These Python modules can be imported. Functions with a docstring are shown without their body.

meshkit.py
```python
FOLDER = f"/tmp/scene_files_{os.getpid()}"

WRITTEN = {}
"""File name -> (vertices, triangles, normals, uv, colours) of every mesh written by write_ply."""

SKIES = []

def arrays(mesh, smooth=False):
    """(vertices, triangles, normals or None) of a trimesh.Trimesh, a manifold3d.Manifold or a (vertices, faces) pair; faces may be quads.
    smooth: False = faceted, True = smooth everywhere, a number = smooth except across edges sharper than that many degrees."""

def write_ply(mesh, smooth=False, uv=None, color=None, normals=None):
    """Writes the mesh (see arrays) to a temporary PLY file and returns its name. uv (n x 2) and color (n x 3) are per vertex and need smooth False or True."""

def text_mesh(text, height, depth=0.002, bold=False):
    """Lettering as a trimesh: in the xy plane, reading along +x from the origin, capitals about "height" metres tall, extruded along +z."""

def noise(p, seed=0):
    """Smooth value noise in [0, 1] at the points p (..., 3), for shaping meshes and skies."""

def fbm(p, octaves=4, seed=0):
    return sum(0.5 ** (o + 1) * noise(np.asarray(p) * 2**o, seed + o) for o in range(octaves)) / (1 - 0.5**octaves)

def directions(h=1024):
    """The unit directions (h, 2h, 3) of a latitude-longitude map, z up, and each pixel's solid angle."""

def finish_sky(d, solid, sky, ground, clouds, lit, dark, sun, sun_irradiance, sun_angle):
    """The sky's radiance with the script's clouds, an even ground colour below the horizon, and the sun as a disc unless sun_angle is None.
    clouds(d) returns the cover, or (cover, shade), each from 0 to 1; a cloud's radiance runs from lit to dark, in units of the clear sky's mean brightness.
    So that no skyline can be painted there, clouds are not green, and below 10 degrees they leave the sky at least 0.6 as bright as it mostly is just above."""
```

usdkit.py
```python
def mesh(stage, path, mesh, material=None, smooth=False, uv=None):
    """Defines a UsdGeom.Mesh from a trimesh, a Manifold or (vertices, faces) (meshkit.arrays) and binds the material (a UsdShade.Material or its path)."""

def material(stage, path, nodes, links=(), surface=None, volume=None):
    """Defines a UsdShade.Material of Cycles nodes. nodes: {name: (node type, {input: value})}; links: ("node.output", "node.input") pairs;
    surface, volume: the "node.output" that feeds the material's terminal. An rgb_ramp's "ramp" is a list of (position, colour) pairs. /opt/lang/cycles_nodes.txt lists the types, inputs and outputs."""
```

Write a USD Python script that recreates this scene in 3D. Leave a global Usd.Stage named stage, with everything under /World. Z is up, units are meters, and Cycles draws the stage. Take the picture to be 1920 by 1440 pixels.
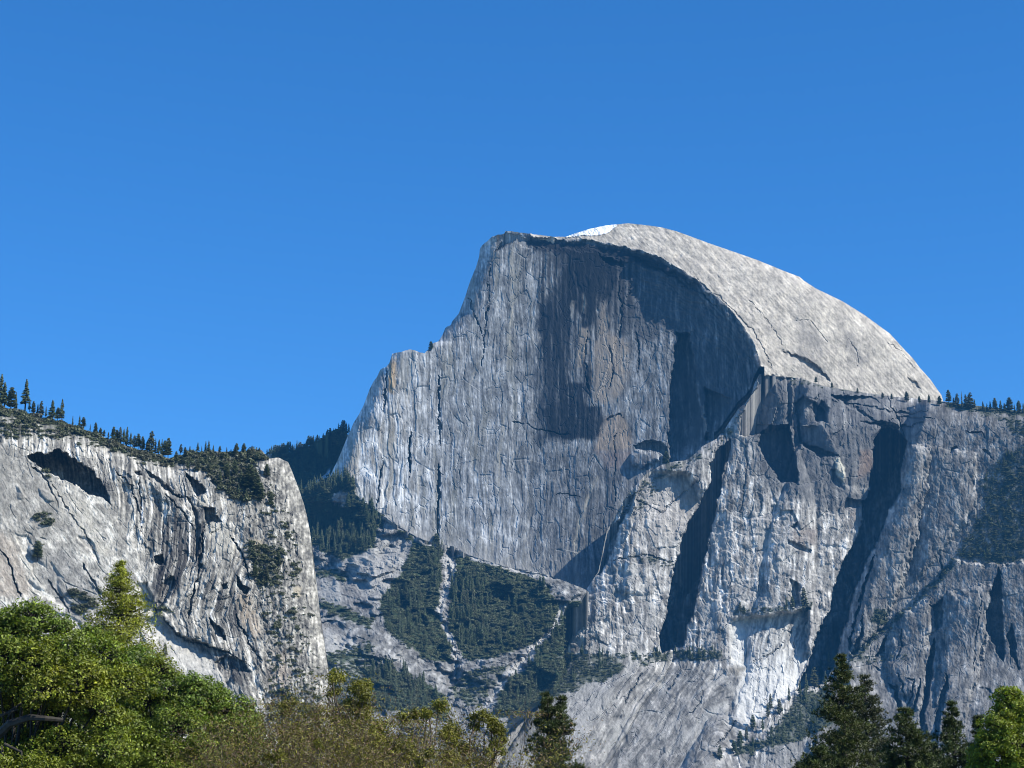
import math, random
import numpy as np, trimesh, usdkit
from pxr import Usd, UsdGeom, UsdLux, UsdShade, Gf, Sdf, Vt

stage = Usd.Stage.CreateInMemory()
UsdGeom.SetStageUpAxis(stage, UsdGeom.Tokens.z)
UsdGeom.SetStageMetersPerUnit(stage, 1.0)
UsdGeom.Xform.Define(stage, '/World'); UsdGeom.Scope.Define(stage, '/World/Looks')

# ------------------------------------------------------------------ camera, sky, sun, exposure
FOC, PITCH, CAM_Z, EXPOSURE = 4090.0, math.radians(14.0), 1.7, 0.80
SUN = np.array([0.70, -0.30, 0.645]); SUN /= np.linalg.norm(SUN)
cam = UsdGeom.Camera.Define(stage, '/World/camera')
cam.CreateHorizontalApertureAttr(36.0); cam.CreateVerticalApertureAttr(27.0)
cam.CreateFocalLengthAttr(36.0 * FOC / 1920.0)
cam.CreateClippingRangeAttr(Gf.Vec2f(0.5, 60000.0))
cam.CreateExposureAttr(EXPOSURE)
cam.AddTranslateOp().Set(Gf.Vec3d(0, 0, CAM_Z)); cam.AddRotateXOp().Set(90.0 + math.degrees(PITCH))
sky = UsdLux.DomeLight.Define(stage, '/World/sky')
SKY_STRENGTH, SUN_I = 0.10, 1.25
skym = usdkit.material(stage, '/World/Looks/sky_air', {
    's': ('sky_texture', {'sky_type': 'single_scattering', 'sun_disc': False, 'sun_elevation': math.asin(SUN[2]), 'sun_rotation': math.atan2(SUN[0], SUN[1]),
                          'altitude': 1200.0, 'air_density': 1.0, 'aerosol_density': 0.0, 'ozone_density': 10.0}),
    'h': ('hsv', {'saturation': 1.14}), 'b': ('background_shader', {'strength': SKY_STRENGTH})}, [('s.color', 'h.color'), ('h.color', 'b.color')], surface='b.background')
UsdShade.MaterialBindingAPI.Apply(sky.GetPrim()).Bind(skym)
sky.GetPrim().SetCustomDataByKey('kind', 'structure')
sun = UsdLux.DistantLight.Define(stage, '/World/sun')
sun.CreateNormalizeAttr(True); sun.CreateIntensityAttr(SUN_I); sun.CreateAngleAttr(0.53); sun.CreateColorAttr(Gf.Vec3f(1.0, 0.965, 0.87))
M3 = Gf.Matrix3d(Gf.Rotation(Gf.Vec3d(0, 0, 1), Gf.Vec3d(*SUN.tolist())))
sun.AddTransformOp().Set(Gf.Matrix4d(M3, Gf.Vec3d(0, 0, 500)))

# ------------------------------------------------------------------ noise and pixel helpers
_pr = np.random.default_rng(4242); PERM = _pr.permutation(4096).astype(np.int32)
_ga = _pr.uniform(0, 2 * np.pi, 4096); GC, GS = (1.5 * np.cos(_ga)).astype(np.float32), (1.5 * np.sin(_ga)).astype(np.float32); HV = _pr.random(4096)
def _i(ix, iy, s): return PERM[(PERM[(iy + (s * 389 + 11)) & 4095] + ix) & 4095]
def _h(ix, iy, s): return HV[_i(ix, iy, s)]
def pn(x, y, s=0):                        # gradient noise about [-1, 1]
    x = np.asarray(x, np.float32); y = np.asarray(y, np.float32); x, y = np.broadcast_arrays(x, y)
    ix = np.floor(x).astype(np.int32); iy = np.floor(y).astype(np.int32)
    fx = x - ix; fy = y - iy
    u = fx * fx * fx * (fx * (fx * 6 - 15) + 10); v = fy * fy * fy * (fy * (fy * 6 - 15) + 10)
    r0 = PERM[(iy + (s * 389 + 11)) & 4095]; r1 = PERM[(iy + (s * 389 + 12)) & 4095]
    def g(r, dx, dy):
        a = PERM[(r + ix + dx) & 4095]; return GC[a] * (fx - dx) + GS[a] * (fy - dy)
    a = g(r0, 0, 0); a += u * (g(r0, 1, 0) - a); b = g(r1, 0, 1); b += u * (g(r1, 1, 1) - b)
    return a + v * (b - a)
def fbm(x, y, o=4, s=0, gain=0.5):
    t, amp, n = 0, 1.0, 0
    for k in range(o):
        t = t + amp * pn(x * 2 ** k + 17.3 * k, y * 2 ** k - 9.1 * k, s + k); n += amp; amp *= gain
    return t / n
def ridge(x, y, o=3, s=0, gain=0.5):      # 1 on thin crests, falling to 0
    t, amp, n = 0, 1.0, 0
    for k in range(o):
        t = t + amp * (1 - np.minimum(1, 2.2 * np.abs(pn(x * 2 ** k + 5.7 * k, y * 2 ** k + 3.3 * k, s + k)))); n += amp; amp *= gain
    return t / n
def sst(a, b, x):
    t = np.clip((x - a) / (b - a), 0, 1)
    return t * t * (3 - 2 * t)
def nz(x, y, o=4, s=0, gain=0.5):         # the same noise brought to unit spread
    q = fbm(x, y, o, s, gain); return (q - q.mean()) / (q.std() + 1e-9)
def facets(x, y, s=0, tilt=0.5, lean=0.0): # broken rock: every cell a tilted plane with its own offset; (relief in cell units, edge distance)
    ix = np.floor(x).astype(np.int64); iy = np.floor(y).astype(np.int64)
    f1 = np.full(x.shape, 9.0); f2 = f1.copy(); out = np.zeros(x.shape)
    for dx in (-1, 0, 1):
        for dy in (-1, 0, 1):
            cx, cy = ix + dx, iy + dy
            px = cx + 0.15 + 0.7 * _h(cx, cy, s); py = cy + 0.15 + 0.7 * _h(cx, cy, s + 1)
            d = np.hypot(x - px, y - py)
            rel = (_h(cx, cy, s + 2) - 0.5) * 0.8 + tilt * 2 * ((_h(cx, cy, s + 3) - 0.5 + lean) * (x - px) + (_h(cx, cy, s + 4) - 0.5) * (y - py))
            m = d < f1
            f2 = np.where(m, f1, np.minimum(f2, d)); f1 = np.where(m, d, f1); out = np.where(m, rel, out)
    return out, f2 - f1
def terr(x, e=0.75):                      # plates: flat treads, sharp risers
    f = np.floor(x)
    return f + sst(e, 1, x - f)
def curve(pts):
    p = np.array(pts, float)
    return lambda q: np.interp(q, p[:, 0], p[:, 1])
def ray(u, v):
    b = (720.0 - np.asarray(v, float)) / FOC
    a = (np.asarray(u, float) - 960.0) / FOC
    dy = math.cos(PITCH) - b * math.sin(PITCH); dz = math.sin(PITCH) + b * math.cos(PITCH)
    return a / dy, dz / dy
def at(u, v, Y):                          # the point at distance Y seen in direction u, v
    a, e = ray(u, v)
    return np.stack([a * Y, Y + 0 * a, CAM_Z + e * Y], -1)

class Land:
    """A landform surveyed from the meadow: each vertex lies on a bearing and elevation and has its own distance Y."""
    def __init__(s, u0, u1, top, v0, v1, st, seed):
        nu = int((u1 - u0) / st) + 1; nv = int((v1 - v0) / st) + 1
        u = np.linspace(u0, u1, nu); v = np.linspace(v0, v1, nv)
        s.top = top(u); s.nu, s.nv, s.st = nu, nv, st; s.seed = seed
        s.U, V = np.meshgrid(u, v); s.raw = V; s.V = np.maximum(V, s.top[None, :])
        s.u0, s.v0, s.us, s.vs = u0, v0, u, v
        s.mpp = 1.0
        k = 1.0
        s.wU = s.U + k * (5 * fbm(s.U / 34, s.V / 34, 4, seed + 90) + 4.5 * fbm(s.U / 8, s.V / 16, 3, seed + 92)); s.wV = s.V + k * (5 * fbm(s.U / 34, s.V / 34, 4, seed + 95) + 4.5 * fbm(s.U / 12, s.V / 9, 3, seed + 97))
        s.Y = np.zeros_like(s.U); s.C = np.zeros(s.U.shape + (3,)); s.veg = np.zeros_like(s.U)
    def _box(s, p, pad):
        i0 = max(0, int((p[:, 0].min() - pad - s.u0) / s.st)); i1 = min(s.nu, int((p[:, 0].max() + pad - s.u0) / s.st) + 2)
        j0 = max(0, int((p[:, 1].min() - pad - s.v0) / s.st)); j1 = min(s.nv, int((p[:, 1].max() + pad - s.v0) / s.st) + 2)
        return slice(j0, max(j0, j1)), slice(i0, max(i0, i1))
    def _seg(s, x, y, p, closed):
        q = np.vstack([p, p[:1]]) if closed else p
        d2 = np.full(x.shape, 1e12); ins = np.zeros(x.shape, bool); arc = np.zeros(x.shape); side = np.zeros(x.shape)
        L = 0.0
        for (ax, ay), (bx, by) in zip(q[:-1], q[1:]):
            ex, ey = bx - ax, by - ay; l2 = ex * ex + ey * ey + 1e-9
            t = np.clip(((x - ax) * ex + (y - ay) * ey) / l2, 0, 1)
            dd = (x - ax - t * ex) ** 2 + (y - ay - t * ey) ** 2
            m = dd < d2
            d2 = np.where(m, dd, d2)
            if not closed:
                arc = np.where(m, L + t * math.sqrt(l2), arc); side = np.where(m, np.sign((x - ax) * ey - (y - ay) * ex), side); L += math.sqrt(l2)
            elif ay != by:
                c = ((ay > y) != (by > y)) & (x < ex * (y - ay) / ey + ax)
                ins ^= c
        return np.sqrt(d2), ins, arc / max(L, 1e-6), side
    def poly(s, pts, pad=30, warp=1.0):
        """(slices, signed distance in px: positive inside)"""
        p = np.array(pts, float); b = s._box(p, pad)
        x = s.U[b] + warp * (s.wU[b] - s.U[b]); y = s.V[b] + warp * (s.wV[b] - s.V[b])
        d, ins, _, _ = s._seg(x, y, p, True)
        return b, np.where(ins, d, -d)
    def line(s, pts, pad=30, warp=1.0):
        p = np.array(pts, float); b = s._box(p, pad)
        x = s.U[b] + warp * (s.wU[b] - s.U[b]); y = s.V[b] + warp * (s.wV[b] - s.V[b])
        d, _, t, side = s._seg(x, y, p, False)
        return b, d, t, side
    # depth features, amounts in metres away from the viewer
    def recess(s, pts, depth, edge=2.5, warp=1.0):
        b, d = s.poly(pts, 6 + edge, warp); s.Y[b] += depth * sst(-edge * 0.5, edge * 0.5, d)
    def lean(s, pts, gx, gz, depth=0.0, edge=2.5, warp=1.0):
        """tilts the wall inside the outline: gx > 0 turns it to the right, gz > 0 turns it up"""
        p = np.array(pts, float); c = p.mean(0); b, d = s.poly(pts, 4 + edge, warp); w = sst(-edge * 0.5, edge * 0.5, d)
        s.Y[b] += w * (depth + s.mpp * (gx * (s.U[b] - c[0]) - gz * (s.V[b] - c[1])))
    def bulge(s, pts, amt, soft, warp=1.0):
        b, d = s.poly(pts, 4, warp); q = np.clip(d / soft, 0, 1); s.Y[b] -= amt * np.sqrt(np.clip(1 - (1 - q) ** 2, 0, 1)) * (d > 0)
    def crack(s, pts, depth, w, warp=1.0, taper=True):
        b, d, t, _ = s.line(pts, 3 * w + 3, warp); ww = w * (np.sqrt(np.clip(4 * t * (1 - t), 0.08, 1)) if taper else 1) * np.clip(0.75 + 0.9 * fbm(s.U[b] / 9, s.V[b] / 12, 3, 77), 0.12, 1.6)
        s.Y[b] += depth * (1 - sst(0.5, 1.1, d / ww))
    def stepline(s, pts, depth, run, warp=1.0):
        """the side to the left of the line's travel is set back and eases out over run px"""
        b, d, t, sd = s.line(pts, run, warp); e = np.sqrt(np.clip(6 * t * (1 - t), 0, 1)); sdd = d * sd
        s.Y[b] += depth * np.minimum(1, e) * sst(-1.2, 1.2, sdd) * (1 - sst(0, run, sdd))
    # colour features
    def tint(s, pts, col, fade=6, k=1.0, warp=1.0, noise=None):
        b, d = s.poly(pts, fade + 8, warp); w = k * sst(-fade, fade, d)
        if noise is not None: w = np.clip(w * noise[b], 0, 1)
        s.C[b] = s.C[b] * (1 - w[..., None]) + np.array(col) * w[..., None]
    def streak(s, pts, col, w, k=1.0, warp=1.0):
        b, d, t, _ = s.line(pts, 3 * w + 3, warp); q = k * np.exp(-(d / w) ** 2) * np.clip(6 * t * (1 - t), 0, 1) ** 0.5
        s.C[b] = s.C[b] * (1 - q[..., None]) + np.array(col) * q[..., None]
    def weigh(s, pts, amt, fade=10, warp=1.5):
        b, d = s.poly(pts, fade + 8, warp); s.veg[b] = np.maximum(s.veg[b], amt * sst(-fade, fade, d))
    def cut(s):
        s.P = at(s.U, s.V, s.Y)
    def Yat(s, u, v):
        i = np.clip(((np.asarray(u) - s.u0) / (s.us[1] - s.us[0])).round().astype(int), 0, s.nu - 1)
        j = np.clip(((np.asarray(v) - s.v0) / (s.vs[1] - s.vs[0])).round().astype(int), 0, s.nv - 1)
        return s.Y[j, i]
    hide = None
    def mesh(s, back, foot=-5.0):
        """closed towards the back: from the outline the surface rounds over and falls away behind"""
        P = s.P; rows = [P]
        edge = P[0]
        for (dy, k) in back[::-1]:
            q = edge.copy(); q[:, 1] += dy; q[:, 2] = q[:, 2] * k + foot * (1 - k); q[:, 0] *= (edge[:, 1] + dy * 0.5) / edge[:, 1]
            rows.insert(0, q[None])
        last = P[-1:].copy(); last[..., 1] -= 40; last[..., 2] = foot; rows.append(last)
        A = np.concatenate(rows, 0); nb = len(back)
        C = np.concatenate([np.repeat(s.C[:1], nb, 0), s.C, s.C[-1:]], 0)
        hid = np.concatenate([np.zeros((nb, s.nu), bool), s.hide if s.hide is not None else np.zeros_like(s.U, bool), np.zeros((1, s.nu), bool)], 0); hid[-1] = hid[-2]
        h, w = A.shape[:2]; idx = np.arange(h * w).reshape(h, w)
        a, b, c, d = idx[:-1, :-1].ravel(), idx[1:, :-1].ravel(), idx[1:, 1:].ravel(), idx[:-1, 1:].ravel()
        F = np.vstack([np.stack([a, b, c], 1), np.stack([a, c, d], 1)])
        V = A.reshape(-1, 3); C = np.clip(C.reshape(-1, 3) * 0.62, 0.012, 0.62)
        F = F[~hid.ravel()[F].all(1)]
        e1 = V[F[:, 1]] - V[F[:, 0]]; e2 = V[F[:, 2]] - V[F[:, 0]]
        F = F[np.linalg.norm(np.cross(e1, e2), axis=1) > 1e-5]
        used = np.zeros(len(V), bool); used[F.ravel()] = True; re = np.cumsum(used) - 1
        return V[used], re[F], C[used]

def struct(path, mesh3, mat, label=None):
    V, F, C = mesh3
    m = usdkit.mesh(stage, path, (V, F), mat)
    UsdGeom.PrimvarsAPI(m).CreatePrimvar('albedo', Sdf.ValueTypeNames.Color3fArray, 'vertex').Set(Vt.Vec3fArray.FromNumpy(C.astype(np.float32)))
    p = m.GetPrim(); p.SetCustomDataByKey('kind', 'structure')
    if label: p.SetCustomDataByKey('label', label)
    return p

def rock_mat(name, sc):
    return usdkit.material(stage, '/World/Looks/' + name, {
        'a': ('attribute', {'attribute': 'albedo'}), 'g': ('geometry', {}),
        'm': ('mapping', {'scale': (sc, sc, sc * 0.4)}), 'n': ('noise_texture', {'scale': 1.0, 'detail': 4.0, 'roughness': 0.65}),
        'r': ('rgb_ramp', {'ramp': [(0.25, (0.72, 0.72, 0.73)), (0.5, (1, 1, 1)), (0.75, (1.22, 1.21, 1.2))]}),
        'x': ('mix_color', {'blend_type': 'multiply', 'fac': 1.0, 'use_clamp': True}),
        'p': ('principled_bsdf', {'roughness': 0.85, 'specular_ior_level': 0.04, 'diffuse_roughness': 0.5})},
        [('g.position', 'm.vector'), ('m.vector', 'n.vector'), ('n.fac', 'r.fac'), ('a.color', 'x.a'), ('r.color', 'x.b'), ('x.result', 'p.base_color')], surface='p.BSDF')
ROCK_FAR, ROCK_NEAR = rock_mat('granite_far', 0.12), rock_mat('granite_near', 0.3)

GREY, PALE, DARK, WHITE = np.array((0.235, 0.235, 0.24)), np.array((0.40, 0.385, 0.36)), np.array((0.085, 0.086, 0.092)), np.array((0.58, 0.56, 0.53))
TAN, STAIN, GREEN = np.array((0.36, 0.31, 0.26)), np.array((0.042, 0.048, 0.058)), np.array((0.035, 0.05, 0.024))
def blend(C, col, w):
    C *= (1 - w[..., None]); C += np.asarray(col) * w[..., None]

ctop = curve([(880, 1470), (900, 1420), (930, 1375), (960, 1345), (1000, 1310), (1040, 1280), (1056, 1240), (1058, 1140), (1066, 1126), (1083, 1128), (1100, 1104), (1122, 1072), (1128, 1044), (1138, 995), (1150, 975), (1168, 940), (1185, 918), (1210, 890), (1240, 872), (1262, 866), (1290, 862), (1320, 835), (1345, 822), (1362, 800), (1385, 766),
    (1398, 755), (1408, 742), (1414, 720), (1424, 702), (1440, 700), (1460, 703), (1480, 704), (1500, 708), (1520, 716), (1545, 724), (1600, 733), (1660, 742), (1720, 748), (1765, 752), (1800, 757), (1860, 764), (1920, 771), (1990, 780), (2120, 800)])
# ------------------------------------------------------------------ the great granite dome
SKYLINE = [(480, 960), (560, 930), (600, 912), (613, 903), (620, 890), (633, 863), (647, 830), (663, 793), (673, 777), (683, 757), (693, 730), (700, 716), (707, 707), (713, 693), (719, 690), (725, 687), (730, 681), (735, 664), (742, 661), (752, 660), (760, 657),
    (770, 655), (777, 657), (788, 661), (796, 662), (803, 655), (808, 648), (813, 643), (822, 640), (830, 628), (834, 617), (837, 613), (845, 610), (848, 602), (860, 588), (872, 557), (882, 526), (892, 502), (898, 484), (900, 466), (904, 460), (911, 454), (917, 449), (923, 444), (934, 440), (946, 438),
    (947, 433), (960, 434), (977, 436), (1006, 440), (1041, 444), (1061, 444), (1082, 437), (1108, 429), (1137, 423), (1155, 421), (1165, 420), (1178, 418.5), (1190, 420), (1210, 422), (1239, 426), (1268, 433.5), (1297, 444), (1332, 457), (1370, 470), (1420, 487.5), (1470, 508), (1499, 519), (1507, 526), (1530, 541),
    (1580, 565), (1620, 590), (1650, 612), (1668, 625), (1680, 638), (1700, 660), (1712, 672), (1725, 690), (1745, 712), (1758, 731), (1766, 742), (1772, 770), (1790, 900)]
BASE = curve([(480, 1000), (613, 908), (647, 923), (670, 933), (693, 953), (727, 970), (747, 987), (780, 1007), (813, 1020), (850, 1025), (880, 1043), (913, 1053), (947, 1063), (980, 1070), (1013, 1077), (1047, 1077), (1097, 1097), (1300, 1150), (1800, 1200)])
sk = curve(SKYLINE)
def sky_top(u):
    t = sk(u); return t + 1.6 * fbm(u / 9, u * 0, 4, 3) * sst(1080, 1000, u) + 0.5 * fbm(u / 5, u * 0 + 4, 2, 4)
A = Land(560, 1784, sky_top, 412, 1190, 1.55, 1)
m = 1.06
U, V = A.U, A.V
RIDGE = [(899, 466), (947, 447), (1000, 446), (1060, 448), (1108, 449), (1163, 461), (1200, 468), (1239, 482), (1283, 508), (1327, 541), (1362, 572), (1394, 610), (1416, 645), (1432, 700), (1440, 760), (1450, 860)]
def faceY(u, v):
    y = 4300 + 0.10 * (1080 - v) * m
    y = y - 0.10 * (u - 1000) * m * (u > 1000)
    y = y + np.where(u < 830, 0.18 * (u - 830), 0.06 * (u - 830) * (u < 1000) + 0.06 * 170 * (u >= 1000)) * m
    y = y - 42 * (np.clip(u - 1150, 0, 290) / 250) ** 2 * m
    return y
A.Y = faceY(U, V)
# the dome behind and right of the rim
dpoly = [(960, 400)] + [(x, y) for x, y in RIDGE[2:]] + [(1500, 900), (1800, 900), (1800, 400)]
b, d = A.poly(dpoly, 5, 0.7)
p = np.array(RIDGE, float); x, y = A.wU * 0.7 + U * 0.3, A.wV * 0.7 + V * 0.3
dr, _, tr, _ = A._seg(x, y, p, False)
ds = np.full(U.shape, -1e9); ds[b] = d
cum = np.r_[0, np.cumsum(np.hypot(*np.diff(p, axis=0).T))]; cum /= cum[-1]
ru, rv = np.interp(tr, cum, p[:, 0]), np.interp(tr, cum, p[:, 1])
onD = ds > 0
rimY = faceY(ru, rv)
domeY = rimY + 6 + (0.95 * dr + 0.0008 * dr ** 2) * m
dsk = V - A.top[None, :]
domeY += 40 * np.exp(-dsk / 10) * sst(1250, 1450, U)
under = 7 * np.exp(-dr / 8)
A.Y = np.where(onD, domeY, A.Y + under)
# rounding of the left shoulder
xl = U - np.interp(V, [430, 466, 484, 526, 588, 640, 660, 690, 716, 757, 793, 830, 863, 903], [899, 899, 897, 882, 860, 815, 740, 716, 700, 683, 663, 647, 633, 613])
A.Y += np.where(onD, 0, 60 * np.exp(-np.maximum(0, xl) / 14))
# relief of the face
face = 1 - onD * 1.0
wx = U + 10 * fbm(U / 60, V / 120, 3, 11)
flute = ridge(wx / 26, V / 230, 3, 12); flute2 = ridge(wx / 9, V / 120, 3, 13)
bl = terr(2.6 * fbm(wx / 70, V / 150, 4, 14) + 5)
left = sst(860, 700, U)
f1, e1 = facets(wx / 30, V / 80, 101, 0.5); f2, e2 = facets(wx / 11 + 3, V / 26, 111, 0.6); f3, e3 = facets(wx / 5, V / 9, 121, 0.6)
jA = (1 - sst(0, 0.05, e1)) * sst(0.3, 1.0, nz(U / 40, V / 60, 3, 301)) * 2.2 + (1 - sst(0, 0.09, e2)) * sst(0.3, 1.0, nz(U / 30, V / 50, 3, 302)) * 1.4
A.Y += face * m * jA
rough = 0.35 + 0.65 * sst(-0.6, 0.9, nz(U / 70, V / 90, 3, 23)) + 0.9 * left
A.Y += face * m * (-(0.5 + 3 * left) * flute - (0.35 + 0.5 * left) * flute2 - rough * (1.8 * f1 + 0.7 * f2 + 0.25 * f3) - rough * 1.0 * fbm(wx / 12, V / 60, 5, 15, 0.62) - (1.0 + 1.2 * left) * terr(2.2 * fbm(wx / 30, V / 130, 4, 26) + 3, 0.9) - 0.6 * fbm(U / 3, V / 10, 3, 16))
# relief of the dome: sheets peeling parallel to the rim, gullies running down
sheet = terr(dr / 22 + 1.6 * fbm(U / 90, V / 90, 4, 17))
sheets = np.exp(-dr / 60)
g1, _ = facets((U - V * 0.8) / 20, (V + U * 0.8) / 50, 131, 0.4); g2, _ = facets((U - V * 0.8) / 8, (V + U * 0.8) / 18, 141, 0.5)
A.Y += onD * m * (7.0 * sheet * sheets - 0.8 * g1 - 0.35 * g2 - 1.0 * fbm(U / 26, V / 26, 5, 18, 0.6) - 0.9 * ridge((U - V * 0.9) / 16, (U + V) / 90, 3, 19) - 0.8 * fbm(U / 4, V / 5, 3, 20))
b2 = (slice(None), slice(None))
arcband = (1 - onD) * np.exp(-dr / 60) * sst(0.28, 0.42, tr)
A.Y += arcband * m * (9 * terr(dr / 17 + 1.5 * fbm(U / 60, V / 60, 4, 21), 0.7) + 5 * terr(dr / 7 + 1.6 * fbm(U / 30, V / 30, 4, 24), 0.6))
A.recess([(975, 446), (1060, 450), (1108, 451), (1163, 463), (1239, 484), (1270, 502), (1236, 498), (1204, 490), (1178, 479), (1150, 482), (1120, 470), (1095, 473), (1060, 466), (1030, 470), (1000, 462), (985, 466), (972, 456)], 9, 2, 1.3)
A.recess([(1180, 480), (1240, 500), (1300, 532), (1345, 575), (1300, 545), (1250, 515), (1200, 496)], 14, 2, 1.6)
A.recess([(1120, 476), (1160, 486), (1175, 500), (1140, 492)], 18, 2, 1.4)
A.recess([(1268, 622), (1266, 677), (1257, 721), (1254, 820), (1257, 866), (1300, 872), (1330, 835), (1318, 779), (1305, 706), (1292, 625)], 40, 3)
A.lean([(1268, 622), (1266, 677), (1257, 721), (1254, 820), (1257, 866), (1300, 872), (1330, 835), (1318, 779), (1305, 706), (1292, 625)], -0.9, 0, 20)
A.recess([(1321, 725), (1376, 750), (1356, 782), (1341, 826), (1325, 828)], 30, 3)
A.lean([(1321, 725), (1376, 750), (1356, 782), (1341, 826), (1325, 828)], -0.9, 0)
A.recess([(1190, 834), (1210, 827), (1233, 827), (1251, 838), (1252, 862), (1239, 851), (1222, 844), (1195, 841)], 28, 2)
A.recess([(1470, 655), (1500, 668), (1540, 690), (1556, 712), (1530, 700), (1490, 672)], 16, 3)
A.recess([(1702, 707), (1718, 716), (1726, 728), (1710, 720)], 10, 2)
A.recess([(946, 436), (978, 441), (962, 452), (945, 459), (928, 471), (941, 452)], 26, 1.5, 0.6)
A.bulge([(1180, 850), (1200, 842), (1230, 850), (1240, 866), (1200, 878), (1182, 872)], 14, 10)
for pts, dep, w in [([(920, 493), (915, 575), (908, 642), (903, 690)], 9, 2), ([(880, 560), (890, 590), (905, 630)], 10, 2.5), ([(823, 700), (822, 780), (826, 840)], 16, 3), ([(823, 870), (822, 940), (819, 1012)], 18, 3),
    ([(770, 810), (767, 850), (767, 892)], 24, 3), ([(725, 688), (724, 720), (718, 770)], 16, 2.5), ([(718, 860), (712, 910), (705, 950)], 12, 2), ([(1100, 620), (1098, 700), (1110, 760)], 8, 2),
    ([(960, 790), (1000, 800), (1040, 812), (1070, 815)], 7, 2), ([(1136, 790), (1160, 774), (1168, 782)], 10, 2), ([(1153, 810), (1153, 900), (1152, 950)], 8, 1.6), ([(1040, 930), (1060, 925), (1090, 930)], 8, 1.8),
    ([(1140, 730), (1150, 690), (1142, 640)], 7, 1.8), ([(1190, 620), (1200, 660), (1195, 700)], 12, 2.5), ([(1160, 520), (1165, 590), (1162, 650)], 8, 2), ([(1400, 560), (1440, 600), (1470, 650)], 5, 1.4), ([(1300, 520), (1360, 566), (1420, 630), (1446, 690)], 7, 1.6),
    ([(1590, 630), (1605, 660), (1610, 690)], 4, 1.4), ([(1490, 600), (1520, 602), (1550, 640)], 4, 1.3), ([(1660, 640), (1690, 660), (1715, 690)], 5, 1.6)]:
    A.crack(pts, dep, w)
# colour
st1 = fbm(wx / 7, V / 190, 4, 31); st2 = fbm(wx / 3.2, V / 90, 3, 32); mot = fbm(U / 18, V / 26, 5, 33, 0.6)
tone = 0.285 * np.exp(0.17 * nz(wx / 6, V / 170, 4, 31) + 0.20 * nz(wx / 2.2, V / 60, 3, 32) + 0.13 * nz(wx / 1.7, V / 14, 2, 27) + 0.20 * nz(U / 22, V / 34, 5, 33, 0.62) + 0.10 * nz(U / 3, V / 4, 2, 30))
tone *= 1 + 0.85 * left + 0.55 * sst(820, 1040, V) * sst(1130, 1000, U) + 0.25 * sst(1000, 900, U)
tone *= 1 - 0.25 * sst(960, 1000, U) * sst(1180, 1120, U) * sst(820, 900, V)
A.C[:] = tone[..., None] * np.array((0.97, 1.0, 1.04))
blend(A.C, (0.36, 0.30, 0.21), sst(830, 690, U) * np.clip(0.25 + 0.6 * nz(wx / 14, V / 120, 3, 35), 0, 1) * 0.55 * face)
blend(A.C, (0.26, 0.25, 0.20), np.clip(0.6 * nz(wx / 18, V / 150, 3, 40) - 0.3, 0, 1) * 0.5 * face * sst(1040, 960, U))
wh = np.clip(ridge(wx / 20, V / 36, 4, 34, 0.62) - 0.66, 0, 1) * 6
blend(A.C, WHITE, np.clip(wh, 0, 1) * sst(-0.4, 1.0, nz(U / 50, V / 60, 3, 28)) * 0.5 * face * sst(1200, 1000, U))
A.tint([(728, 695), (736, 668), (744, 690), (743, 725), (736, 740), (729, 732)], (0.42, 0.30, 0.16), 4, 0.85)
A.tint([(1000, 455), (1160, 470), (1290, 520), (1390, 620), (1430, 700), (1340, 830), (1255, 830), (1260, 640), (1180, 640), (1120, 560), (1060, 520)], (0.085, 0.09, 0.10), 16, 0.85, 1.5, np.clip(0.95 - 0.25 * nz(wx / 7, V / 60, 4, 29), 0.3, 1.0))
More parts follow.
